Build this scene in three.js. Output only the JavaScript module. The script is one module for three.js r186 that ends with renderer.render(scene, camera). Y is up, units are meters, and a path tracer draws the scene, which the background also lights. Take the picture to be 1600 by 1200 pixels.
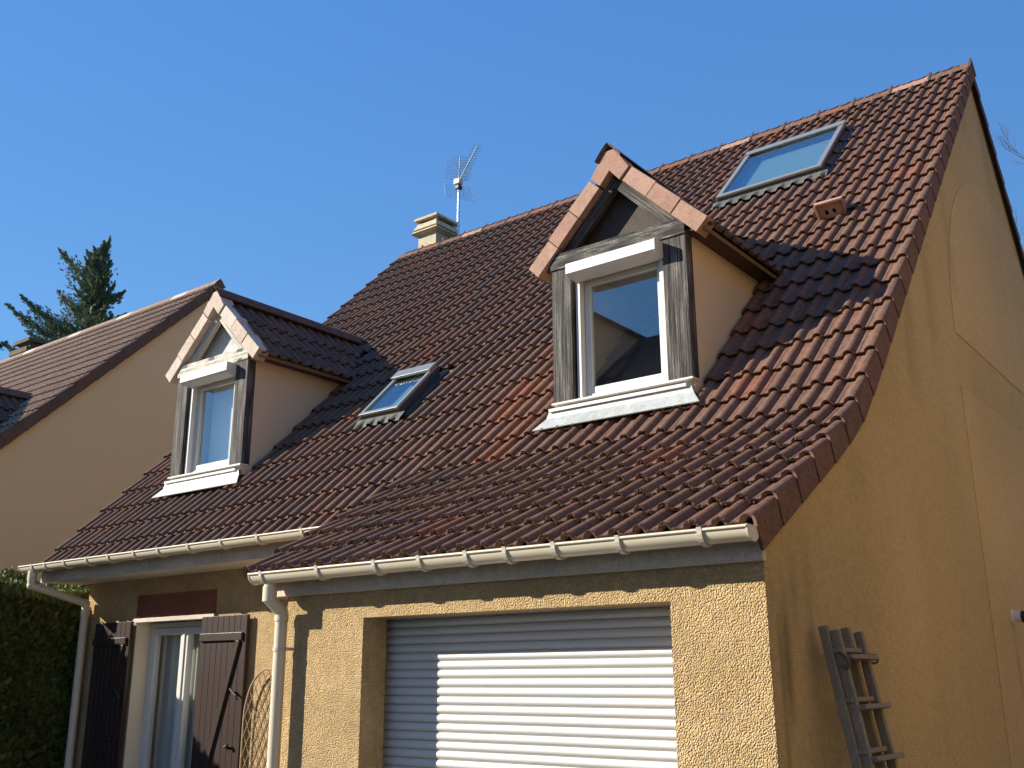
import * as THREE from 'three';
import { mergeGeometries, mergeVertices } from 'three/addons/utils/BufferGeometryUtils.js';
import { RoundedBoxGeometry } from 'three/addons/geometries/RoundedBoxGeometry.js';

// ------------------------------------------------------------------ camera, sky, sun, exposure
const EYE = 1.65;                                   // the camera's height above the drive; heights below are given from eye level
const scene = new THREE.Scene();
const camera = new THREE.PerspectiveCamera(41.31, 4 / 3, 0.1, 600);
{
  const yaw = THREE.MathUtils.degToRad(37.584), pitch = THREE.MathUtils.degToRad(16.07), roll = THREE.MathUtils.degToRad(-0.257);
  const fwd = new THREE.Vector3(-Math.sin(yaw) * Math.cos(pitch), Math.sin(pitch), -Math.cos(yaw) * Math.cos(pitch));
  const right = new THREE.Vector3(Math.cos(yaw), 0, -Math.sin(yaw)), up = new THREE.Vector3().crossVectors(right, fwd);
  const r2 = right.clone().multiplyScalar(Math.cos(roll)).addScaledVector(up, Math.sin(roll));
  const u2 = up.clone().multiplyScalar(Math.cos(roll)).addScaledVector(right, -Math.sin(roll));
  camera.quaternion.setFromRotationMatrix(new THREE.Matrix4().makeBasis(r2, u2, fwd.clone().negate()));
  camera.position.set(2.1031, EYE, 4.7501);
}
const SUN = new THREE.Vector3(-0.713, 0.435, 0.549).normalize();
{
  const W = 256, Hh = 128, data = new Float32Array(W * Hh * 4), d = new THREE.Vector3();
  for (let j = 0; j < Hh; j++) for (let i = 0; i < W; i++) {
    const el = ((j + 0.5) / Hh - 0.5) * Math.PI, az = ((i + 0.5) / W - 0.5) * 2 * Math.PI;
    d.set(Math.cos(el) * Math.cos(az), Math.sin(el), Math.cos(el) * Math.sin(az));
    const s = Math.max(0, d.y), e = Math.exp(-3.2 * s), c = d.dot(SUN), g = 0.95 + 0.22 * c + 0.12 * Math.pow(Math.max(0, c), 8);
    const k = (j * W + i) * 4;
    data[k] = (0.032 + 0.15 * e) * g; data[k + 1] = (0.117 + 0.284 * e) * g; data[k + 2] = (0.35 + 0.297 * e) * g; data[k + 3] = 1;
  }
  const t = new THREE.DataTexture(data, W, Hh, THREE.RGBAFormat, THREE.FloatType);
  t.mapping = THREE.EquirectangularReflectionMapping; t.magFilter = THREE.LinearFilter; t.minFilter = THREE.LinearFilter; t.wrapS = THREE.RepeatWrapping; t.needsUpdate = true;
  scene.background = t; scene.environment = t;
}
const sun = new THREE.DirectionalLight(new THREE.Color().setRGB(1, 0.92, 0.785), 5);
sun.position.copy(SUN).multiplyScalar(60); sun.target.position.set(-4, 3, -3); sun.position.add(sun.target.position);
sun.castShadow = true; sun.shadow.mapSize.set(4096, 4096);
Object.assign(sun.shadow.camera, { left: -24, right: 24, top: 20, bottom: -20, near: 1, far: 140 });
scene.add(sun, sun.target);
const renderer = new THREE.WebGLRenderer({ antialias: true });
renderer.setSize(1024, 768);
renderer.toneMapping = THREE.LinearToneMapping;
renderer.toneMappingExposure = 1.74;
renderer.shadowMap.enabled = true; renderer.shadowMap.type = THREE.PCFSoftShadowMap;

// ------------------------------------------------------------------ random numbers, noise, textures
function rng(seed) { let a = seed >>> 0; return () => { a = (a + 0x6D2B79F5) | 0; let t = Math.imul(a ^ (a >>> 15), 1 | a); t = (t + Math.imul(t ^ (t >>> 7), 61 | t)) ^ t; return ((t ^ (t >>> 14)) >>> 0) / 4294967296; }; }
const rnd = rng(7);
const V = (x, y, z) => new THREE.Vector3(x, y, z);
const lin = (r, g, b) => new THREE.Color().setRGB(r, g, b);
function lattice(n, seed) { const r = rng(seed), a = new Float32Array(n * n); for (let i = 0; i < n * n; i++) a[i] = r(); return a; }
function tiledNoise(px, cells, seed, cellsY = cells, py = px) {         // value noise that repeats
  const n = Math.max(cells, cellsY), L = lattice(n, seed), out = new Float32Array(px * py), sm = (t) => t * t * (3 - 2 * t);
  for (let y = 0; y < py; y++) { const fy = y / py * cellsY, y0 = Math.floor(fy), ty = sm(fy - y0), ya = (y0 % cellsY) * n, yb = ((y0 + 1) % cellsY) * n;
    for (let x = 0; x < px; x++) { const fx = x / px * cells, x0 = Math.floor(fx), tx = sm(fx - x0), xa = x0 % cells, xb = (x0 + 1) % cells;
      out[y * px + x] = (L[ya + xa] * (1 - tx) + L[ya + xb] * tx) * (1 - ty) + (L[yb + xa] * (1 - tx) + L[yb + xb] * tx) * ty; } }
  return out;
}
function worley(px, cells, seed) {                                       // distance to the nearest of jittered points, repeating
  const r = rng(seed), P = []; for (let i = 0; i < cells * cells; i++) P.push([r(), r()]);
  const out = new Float32Array(px * px);
  for (let y = 0; y < px; y++) for (let x = 0; x < px; x++) {
    const fx = x / px * cells, fy = y / px * cells, cx = Math.floor(fx), cy = Math.floor(fy); let best = 9;
    for (let j = -1; j <= 1; j++) for (let i = -1; i <= 1; i++) { const q = P[((cy + j + cells) % cells) * cells + (cx + i + cells) % cells], dx = cx + i + q[0] - fx, dy = cy + j + q[1] - fy; best = Math.min(best, dx * dx + dy * dy); }
    out[y * px + x] = Math.sqrt(best);
  }
  return out;
}
function dataTexture(px, py, f, srgb, metres, metresY = metres) {        // f(i, x, y) gives [r, g, b] 0..1 (display values when srgb)
  const d = new Uint8Array(px * py * 4);
  for (let y = 0, i = 0; y < py; y++) for (let x = 0; x < px; x++, i++) { const c = f(i, x, y); for (let k = 0; k < 3; k++) d[i * 4 + k] = Math.max(0, Math.min(255, Math.round(c[k] * 255))); d[i * 4 + 3] = 255; }
  const t = new THREE.DataTexture(d, px, py, THREE.RGBAFormat);
  t.wrapS = t.wrapT = THREE.RepeatWrapping; t.magFilter = THREE.LinearFilter; t.minFilter = THREE.LinearMipmapLinearFilter; t.generateMipmaps = true;
  if (srgb) t.colorSpace = THREE.SRGBColorSpace;
  if (metres) t.repeat.set(1 / metres, 1 / metresY);
  t.needsUpdate = true; return t;
}
const grey = (v) => [v, v, v];

// rough-cast render: lumps about 1 cm across
const castBump = (() => { const a = worley(1024, 96, 3), b = tiledNoise(1024, 130, 4), c = tiledNoise(1024, 44, 5), e = tiledNoise(1024, 260, 6);
  return dataTexture(1024, 1024, (i) => grey(Math.max(0, Math.min(1, 0.92 - a[i] * 0.95 + (b[i] - 0.5) * 0.35 + (c[i] - 0.5) * 0.25 + (e[i] - 0.5) * 0.4))), false, 0.92); })();
const castMap = (() => { const a = tiledNoise(512, 7, 11), b = tiledNoise(512, 40, 12), c = tiledNoise(512, 200, 13);
  return dataTexture(512, 512, (i) => { const v = 0.9 + (a[i] - 0.5) * 0.1 + (b[i] - 0.5) * 0.08 + (c[i] - 0.5) * 0.12; return [v, v * 0.99, v * (0.965 + (a[i] - 0.5) * 0.04)]; }, true, 1.9); })();
const fineBump = (() => { const a = tiledNoise(512, 180, 21), b = tiledNoise(512, 60, 22); return dataTexture(512, 512, (i) => grey(a[i] * 0.6 + b[i] * 0.4), false, 0.5); })();
// concrete roof tile: sandy speckle, pale lichen dots and darker grime
const tileMap = (() => { const a = tiledNoise(512, 160, 31), b = tiledNoise(512, 22, 32), c = tiledNoise(512, 64, 33), d = tiledNoise(512, 230, 34);
  return dataTexture(512, 512, (i) => { let v = 0.86 + (a[i] - 0.5) * 0.14 + (b[i] - 0.5) * 0.12 + (c[i] - 0.5) * 0.07; const l = d[i] > 0.9 && b[i] > 0.5 ? 0.1 : 0, g = c[i] < 0.2 ? -0.07 : 0; v += g;
    return [v + l, v + l * 1.05, v + l * 0.95 + (c[i] - 0.5) * 0.05]; }, true, 0.9); })();
const tileBump = (() => { const a = tiledNoise(512, 210, 36), b = tiledNoise(512, 70, 37), c = tiledNoise(512, 26, 38); return dataTexture(512, 512, (i) => grey(a[i] * 0.45 + b[i] * 0.3 + c[i] * 0.25), false, 0.7); })();
// weathered timber, grain along v
const woodMaps = (dark, pale, seed) => { const a = tiledNoise(512, 220, seed, 5), b = tiledNoise(512, 64, seed + 1, 3), c = tiledNoise(512, 250, seed + 2, 40), d = tiledNoise(512, 9, seed + 3, 6);
  const h = (i) => Math.max(0, Math.min(1, a[i] * 0.5 + b[i] * 0.34 + c[i] * 0.26 - 0.05 + (d[i] - 0.5) * 0.3));
  const crack = (i) => (b[i] < 0.2 ? 1 : 0);
  return [dataTexture(512, 512, (i) => { const t = Math.min(1, Math.pow(h(i) * 1.1, 1.7)), k = crack(i) ? 0.45 : 1; return [0, 1, 2].map((q) => (dark[q] + (pale[q] - dark[q]) * t) * k); }, true, 0.5, 1.3),
    dataTexture(512, 512, (i) => grey(h(i) * 0.8 + 0.2 - crack(i) * 0.3), false, 0.5, 1.3)]; };

// ------------------------------------------------------------------ materials
const std = (color, o = {}) => new THREE.MeshStandardMaterial({ color, roughness: 0.8, ...o });
const M = {};
M.cast = std(lin(0.66, 0.47, 0.24), { map: castMap, bumpMap: castBump, bumpScale: 0.013, roughness: 0.95 });
M.smoothPanel = std(lin(0.655, 0.462, 0.242), { bumpMap: fineBump, bumpScale: 0.0015, roughness: 0.95 });
M.neighbourCast = std(lin(0.78, 0.54, 0.29), { bumpMap: fineBump, bumpScale: 0.002, roughness: 0.95 });
M.cheek = std(lin(0.62, 0.48, 0.32), { bumpMap: fineBump, bumpScale: 0.001, roughness: 0.9 });
M.reveal = std(lin(0.74, 0.66, 0.50), { bumpMap: fineBump, bumpScale: 0.001, roughness: 0.9 });
M.lintel = std(lin(0.26, 0.085, 0.05), { map: castMap, bumpMap: castBump, bumpScale: 0.004, roughness: 0.95 });
M.pvc = std(lin(0.62, 0.605, 0.56), { roughness: 0.38 });
M.shutterSlat = std(lin(0.66, 0.65, 0.62), { roughness: 0.45 });
M.gutter = std(lin(0.60, 0.53, 0.39), { roughness: 0.42 });
M.bracket = std(lin(0.52, 0.47, 0.38), { roughness: 0.5 });
M.fascia = std(lin(0.63, 0.56, 0.48), { map: castMap, roughness: 0.6 });
M.soffit = std(lin(0.74, 0.69, 0.58), { roughness: 0.6 });
M.deck = std(lin(0.17, 0.125, 0.09), { roughness: 0.95 });
M.clip = std(lin(0.07, 0.045, 0.035), { roughness: 0.7 });
M.soffitWood = std(lin(0.10, 0.052, 0.032), { roughness: 0.8 });
const [wMap, wBump] = woodMaps([0.10, 0.09, 0.082], [0.74, 0.71, 0.67], 51);
M.wood = std(lin(0.64, 0.63, 0.62), { map: wMap, bumpMap: wBump, bumpScale: 0.004, roughness: 0.8 });
const [wMapL, wBumpL] = woodMaps([0.62, 0.59, 0.55], [0.97, 0.95, 0.91], 61);
M.paleWood = std(lin(0.9, 0.89, 0.86), { map: wMapL, bumpMap: wBumpL, bumpScale: 0.003, roughness: 0.8 });
const alongU = (t) => { const c = t.clone(); c.rotation = Math.PI / 2; c.repeat.set(1 / 1.3, 1 / 0.5); c.needsUpdate = true; return c; };
M.woodH = std(lin(0.58, 0.57, 0.56), { map: alongU(wMap), bumpMap: alongU(wBump), bumpScale: 0.004, roughness: 0.8 });
M.paleWoodH = std(lin(0.9, 0.89, 0.86), { map: alongU(wMapL), bumpMap: alongU(wBumpL), bumpScale: 0.003, roughness: 0.8 });
M.infill = std(lin(0.085, 0.066, 0.056), { map: castMap, bumpMap: fineBump, bumpScale: 0.002, roughness: 0.85 });
M.infillPale = std(lin(0.66, 0.66, 0.66), { map: castMap, bumpMap: castBump, bumpScale: 0.004, roughness: 0.85 });
M.shutter = std(lin(0.042, 0.026, 0.022), { bumpMap: wBump, bumpScale: 0.0012, roughness: 0.34 });
M.iron = std(lin(0.03, 0.03, 0.03), { roughness: 0.5, metalness: 0.3 });
M.zinc = std(lin(0.50, 0.54, 0.55), { map: castMap, roughness: 0.45 });
M.lead = std(lin(0.125, 0.128, 0.12), { map: castMap, bumpMap: castBump, bumpScale: 0.004, roughness: 0.6 });
M.alu = std(lin(0.27, 0.275, 0.26), { roughness: 0.35, metalness: 0.35 });
M.aluDark = std(lin(0.06, 0.062, 0.06), { roughness: 0.45, metalness: 0.2 });
M.glass = new THREE.MeshPhysicalMaterial({ color: lin(0.95, 0.98, 0.98), roughness: 0.015, metalness: 0, transmission: 1, thickness: 0, ior: 2.2 });
M.clearGlass = new THREE.MeshPhysicalMaterial({ color: lin(0.95, 0.97, 0.96), roughness: 0.02, transmission: 1, thickness: 0, ior: 1.5 });
M.innerBlind = std(lin(0.12, 0.23, 0.24), { roughness: 0.9 });
M.inner = std(lin(0.30, 0.28, 0.25), { roughness: 0.95 });
M.innerPale = std(lin(0.80, 0.80, 0.78), { roughness: 0.95 });
M.curtain = new THREE.MeshPhysicalMaterial({ color: lin(0.62, 0.60, 0.56), roughness: 0.95, transmission: 0.25, thickness: 0 });
M.chimney = std(lin(0.62, 0.55, 0.40), { map: castMap, bumpMap: fineBump, bumpScale: 0.003, roughness: 0.9 });
M.chimneyDark = std(lin(0.16, 0.12, 0.08), { map: castMap, bumpMap: fineBump, bumpScale: 0.003, roughness: 0.95 });
M.mast = std(lin(0.66, 0.70, 0.72), { roughness: 0.35, metalness: 0.6 });
M.thinRod = std(lin(0.42, 0.46, 0.50), { roughness: 0.4, metalness: 0.5 });
M.rust = std(lin(0.14, 0.075, 0.05), { roughness: 0.85 });
M.ladder = std(lin(0.27, 0.22, 0.16), { map: castMap, bumpMap: wBump, bumpScale: 0.002, roughness: 0.75 });
M.trellis = std(lin(0.36, 0.26, 0.15), { roughness: 0.8 });
M.black = std(lin(0.015, 0.015, 0.015), { roughness: 0.6 });
M.moss = std(lin(0.21, 0.12, 0.08), { bumpMap: fineBump, bumpScale: 0.004, roughness: 1 });
M.bark = std(lin(0.12, 0.085, 0.06), { bumpMap: wBump, bumpScale: 0.01, roughness: 0.95 });
M.ground = std(lin(0.57, 0.48, 0.36), { map: castMap, bumpMap: castBump, bumpScale: 0.01, roughness: 0.95 });
M.lawn = std(lin(0.17, 0.19, 0.08), { map: castMap, bumpMap: castBump, bumpScale: 0.03, roughness: 1 });
const tileTones = [[0.229, 0.125, 0.087], [0.219, 0.122, 0.086], [0.212, 0.119, 0.085], [0.24, 0.13, 0.091], [0.224, 0.126, 0.09], [0.206, 0.117, 0.083], [0.245, 0.135, 0.094], [0.216, 0.117, 0.082], [0.218, 0.125, 0.088], [0.234, 0.125, 0.085]];
const orangeTones = [[0.29, 0.13, 0.078], [0.31, 0.135, 0.08], [0.27, 0.122, 0.075]];
const rosyTones = [[0.456, 0.274, 0.209], [0.422, 0.242, 0.183], [0.49, 0.3, 0.235]];
const paleRosy = [[0.672, 0.558, 0.481], [0.616, 0.497, 0.418], [0.717, 0.609, 0.531]];
const greyTones = [[0.40, 0.265, 0.185], [0.37, 0.245, 0.17], [0.43, 0.285, 0.20]];
const brownTones = [[0.191, 0.114, 0.083], [0.18, 0.117, 0.087], [0.206, 0.12, 0.084], [0.191, 0.122, 0.093]];
const tileLook = { map: tileMap, bumpMap: tileBump, bumpScale: 0.002, roughness: 0.85, specularIntensity: 0.3 };
const tm = (list) => list.map((c) => new THREE.MeshPhysicalMaterial({ color: lin(...c), ...tileLook }));
const tmPlain = (list) => list.map((c) => std(lin(...c), { map: castMap, bumpMap: tileBump, bumpScale: 0.0015, roughness: 0.85 }));
const TM = tm(tileTones), TO = tm(orangeTones), TR = tmPlain(rosyTones), TP = tmPlain(paleRosy), TG = tm(greyTones), TB = tm(brownTones);
const tileVC = new THREE.MeshPhysicalMaterial({ color: lin(1, 1, 1), ...tileLook, vertexColors: true });

// ------------------------------------------------------------------ building helpers
const taken = {};
function numbered(name) { const n = taken[name] = (taken[name] ?? -1) + 1; return n ? `${name}_${String(n).padStart(3, '0')}` : name; }
function thing(name, label, category, group, at = [0, 0, 0]) { const o = new THREE.Group(); o.name = numbered(name); o.position.set(...at); o.userData = { label, category }; if (group) o.userData.group = group; scene.add(o); return o; }
function mesh(name, geo, mat, parent) { const m = new THREE.Mesh(geo, mat); m.name = name; m.castShadow = m.receiveShadow = true; parent.add(m); return m; }
function uvBox(g) {                                                      // uv in metres from position, by the way each face points
  g = g.index ? g.toNonIndexed() : g; const p = g.attributes.position, uv = new Float32Array(p.count * 2), a = V(), b = V(), c = V(), n = V();
  for (let i = 0; i < p.count; i += 3) {
    a.fromBufferAttribute(p, i); b.fromBufferAttribute(p, i + 1); c.fromBufferAttribute(p, i + 2); n.crossVectors(b.sub(a), c.sub(a));
    const x = Math.abs(n.x), y = Math.abs(n.y), z = Math.abs(n.z);
    for (let k = i; k < i + 3; k++) { const X = p.getX(k), Y = p.getY(k), Z = p.getZ(k); if (x > y && x > z) { uv[k * 2] = -Z; uv[k * 2 + 1] = Y; } else if (y > z) { uv[k * 2] = X; uv[k * 2 + 1] = Z; } else { uv[k * 2] = X; uv[k * 2 + 1] = Y; } }
  }
  g.setAttribute('uv', new THREE.BufferAttribute(uv, 2)); return g;
}
const lift = (g) => g.translate(0, EYE, 0);                              // from eye-level heights to heights above the ground
function box(x0, x1, y0, y1, z0, z1, r = 0) {
  const w = x1 - x0, h = y1 - y0, d = z1 - z0;
  const g = r ? new RoundedBoxGeometry(w, h, d, 1, Math.min(r, w * 0.45, h * 0.45, d * 0.45)) : new THREE.BoxGeometry(w, h, d);
  return uvBox(g.translate((x0 + x1) / 2, (y0 + y1) / 2, (z0 + z1) / 2));
}
function extrudeX(pts, x0, x1, holes = [], bevel = 0) {                  // outline in (z, y), drawn out along x
  const s = new THREE.Shape(pts.map(([z, y]) => new THREE.Vector2(-z, y)));
  for (const h of holes) s.holes.push(new THREE.Path(h.map(([z, y]) => new THREE.Vector2(-z, y))));
  const g = new THREE.ExtrudeGeometry(s, { depth: x1 - x0 - 2 * bevel, bevelEnabled: bevel > 0, bevelSize: bevel, bevelThickness: bevel, bevelOffset: -bevel, bevelSegments: 1, curveSegments: 1 });
  g.applyMatrix4(new THREE.Matrix4().makeBasis(V(0, 0, -1), V(0, 1, 0), V(1, 0, 0))).translate(x0 + bevel, 0, 0);
  return uvBox(g);
}
function extrudeZ(pts, z0, z1, holes = [], bevel = 0) {                  // outline in (x, y), drawn out along z
  const s = new THREE.Shape(pts.map(([x, y]) => new THREE.Vector2(x, y)));
  for (const h of holes) s.holes.push(new THREE.Path(h.map(([x, y]) => new THREE.Vector2(x, y))));
  const g = new THREE.ExtrudeGeometry(s, { depth: z1 - z0 - 2 * bevel, bevelEnabled: bevel > 0, bevelSize: bevel, bevelThickness: bevel, bevelOffset: -bevel, bevelSegments: 1 });
  return uvBox(g.translate(0, 0, z0 + bevel));
}
function tube(points, r, seg = 10, steps = 0, closed = false) {
  const c = points.length > 2 ? new THREE.CatmullRomCurve3(points, closed, 'centripetal') : new THREE.LineCurve3(points[0], points[1]);
  const g = new THREE.TubeGeometry(c, steps || (points.length > 2 ? points.length * 4 : 1), r, seg, closed);
  return g;
}
function rod(a, b, r, seg = 8) { const g = new THREE.CylinderGeometry(r, r, a.distanceTo(b), seg); g.applyQuaternion(new THREE.Quaternion().setFromUnitVectors(V(0, 1, 0), b.clone().sub(a).normalize())); return g.translate((a.x + b.x) / 2, (a.y + b.y) / 2, (a.z + b.z) / 2); }
function beam(a, b, w, h, up = V(0, 1, 0), r = 0) {                      // a squared length of timber from a to b
  const d = b.clone().sub(a), L = d.length(); d.normalize(); const s = V().crossVectors(up, d).normalize(), u = V().crossVectors(d, s);
  const g = r ? new RoundedBoxGeometry(w, L, h, 1, r) : new THREE.BoxGeometry(w, L, h); const uv = g.attributes.uv, p = g.attributes.position;
  for (let i = 0; i < p.count; i++) uv.setXY(i, p.getX(i) + p.getZ(i), p.getY(i) + a.x * 1.7 + a.z);
  return g.applyMatrix4(new THREE.Matrix4().makeBasis(s, d, u.negate())).translate((a.x + b.x) / 2, (a.y + b.y) / 2, (a.z + b.z) / 2);
}
const strip = (g) => { g = g.index ? g.toNonIndexed() : g; for (const k of Object.keys(g.attributes)) if (!['position', 'normal', 'uv'].includes(k)) g.deleteAttribute(k); if (!g.attributes.normal) g.computeVertexNormals(); return g; };
const join = (list) => mergeGeometries(list.map(strip));

// a length of moulded tile: cross-section pts [x, z] (open), length L along y, thickness t; the lower end (y = 0) shows its edge
function moulded(pts, L, t, uvOff = [0, 0]) {
  const n = pts.length, pos = [], nor = [], uv = [], idx = [], N = [];
  for (let i = 0; i < n; i++) { const a = pts[Math.max(0, i - 1)], b = pts[Math.min(n - 1, i + 1)]; const dx = b[0] - a[0], dz = b[1] - a[1], l = Math.hypot(dx, dz) || 1; N.push([-dz / l, dx / l]); }
  let run = 0; const S = pts.map((p, i) => (i ? (run += Math.hypot(p[0] - pts[i - 1][0], p[1] - pts[i - 1][1])) : 0));
  const row = (y, off, ny, k) => { const at = pos.length / 3; for (let i = 0; i < n; i++) { pos.push(pts[i][0] + N[i][0] * off, y, pts[i][1] + N[i][1] * off); const nl = Math.hypot(k, ny) || 1; nor.push(N[i][0] * k / nl, ny / nl, N[i][1] * k / nl); uv.push(S[i] + uvOff[0], y + off + uvOff[1]); } return at; };
  const quad = (A, B, flip) => { for (let i = 0; i < n - 1; i++) flip ? idx.push(A + i, B + i, A + i + 1, A + i + 1, B + i, B + i + 1) : idx.push(A + i, A + i + 1, B + i, A + i + 1, B + i + 1, B + i); };
  const r1 = row(0, 0, 0, 1), r2 = row(L, 0, 0, 1); quad(r1, r2);
  const f0 = row(0.017, -t, -0.78, -0.62), f1 = row(0, 0, -0.78, -0.62); quad(f0, f1);
  const b0 = row(0.017, -t, 0, -1), b1 = row(L, -t, 0, -1); quad(b0, b1, true);
  const g = new THREE.BufferGeometry(); g.setAttribute('position', new THREE.Float32BufferAttribute(pos, 3)); g.setAttribute('normal', new THREE.Float32BufferAttribute(nor, 3)); g.setAttribute('uv', new THREE.Float32BufferAttribute(uv, 2)); g.setIndex(idx); return g;
}
const PITCH = 0.151, ROLL_W = 0.08, ROLL_H = 0.036, TILE_T = 0.021;
function rollPoints(cx, from, to) {                                      // pan, roll, pan round one roll centred on cx
  const o = [[from, 0], [cx - ROLL_W / 2 - 0.003, 0]], h = ROLL_W / 2;
  for (let k = 0; k <= 10; k++) { const a = (1 - Math.cos(Math.PI * k / 10)) / 2, x = cx - h + ROLL_W * a; o.push([x, k % 10 ? ROLL_H * Math.pow(Math.sin(Math.PI * a), 0.62) : 0.001]); }
  o.push([cx + h + 0.003, 0], [to, 0]); return o;
}
const TILE_L = 0.43;
const tileGeos = [0, 1, 2, 3, 4, 5].map((k) => moulded([...rollPoints(-PITCH / 2, -PITCH, 0).slice(0, -1), ...rollPoints(PITCH / 2, 0, PITCH - 0.004)], TILE_L, TILE_T, [k * 0.137, k * 0.211]));
const vergePts = (s, drop = -0.125) => { const o = [[-PITCH / 2, 0]], h = ROLL_W / 2; for (let k = 0; k <= 5; k++) { const a = k / 10, x = -h + ROLL_W * a; o.push([x, ROLL_H * Math.pow(Math.sin(Math.PI * a), 0.62)]); } o.push([0.02, ROLL_H - 0.003], [0.034, ROLL_H - 0.011], [0.041, ROLL_H - 0.024], [0.043, ROLL_H - 0.04], [0.044, drop]); return s > 0 ? o : o.map(([x, z]) => [-x, z]).reverse(); };
function squareFlap(g) { const p = g.attributes.position; for (let i = 0; i < p.count; i++) { const t = 1 - p.getY(i) / 0.36; if (p.getZ(i) < -0.06) p.setZ(i, p.getZ(i) - 0.03 * t); if (Math.abs(p.getX(i)) > 0.02 && Math.abs(p.getX(i)) < 0.06) p.setX(i, p.getX(i) * (1 + 0.14 * (t - 0.4))); } return g; }
const vergeGeoR = [0, 1, 2].map((k) => squareFlap(moulded(vergePts(1), 0.40, TILE_T, [k * 0.3, k * 0.17])));
const vergeGeoL = [0, 1].map((k) => squareFlap(moulded(vergePts(-1, -0.05), 0.40, TILE_T, [k * 0.3, k * 0.17])));
const vergeGeoBack = squareFlap(moulded(vergePts(-1), 0.40, TILE_T));
function place(name, geo, mat, parent, o, u, v, w, scaleV = 1) {
  const m = mesh(name, geo, mat, parent); const B = new THREE.Matrix4().makeBasis(u, v, w);
  m.quaternion.setFromRotationMatrix(B); m.position.copy(o); m.scale.set(1, scaleV, 1); return m;
}
// a whole tiled slope, as a list of placements: tiles = {o, u, v, w, s, x, tone}
function slopeTile(p0, p1, u, raise = 0.036) {                            // p0, p1: lower and upper edge on the pan line
  const d = p1.clone().sub(p0), L = d.length(), v0 = d.clone().normalize(), w0 = V().crossVectors(u, v0).normalize();
  const a = p0.clone().addScaledVector(w0, raise), b = p1.clone().addScaledVector(w0, 0.006), v = b.sub(a).normalize(), w = V().crossVectors(u, v).normalize();
  return { o: a, v, w, s: L / 0.36 };
}

// ================================================================== THE HOUSE
const house = thing('house', 'ochre rendered house with brown tiled roof, two dormers and a garage', 'house');
const Zr = -6.61, BREAK = [-1.478, 1.588], EAVE = [0.16, 0.687], MAIN_EAVE = [-1.0, 1.11];
const RIDGE = [Zr, 6.72];
const XL = -8.69, XG = -3.52, ZW = -1.53;                                 // left gable, garage's left side, the recessed front wall

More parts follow.
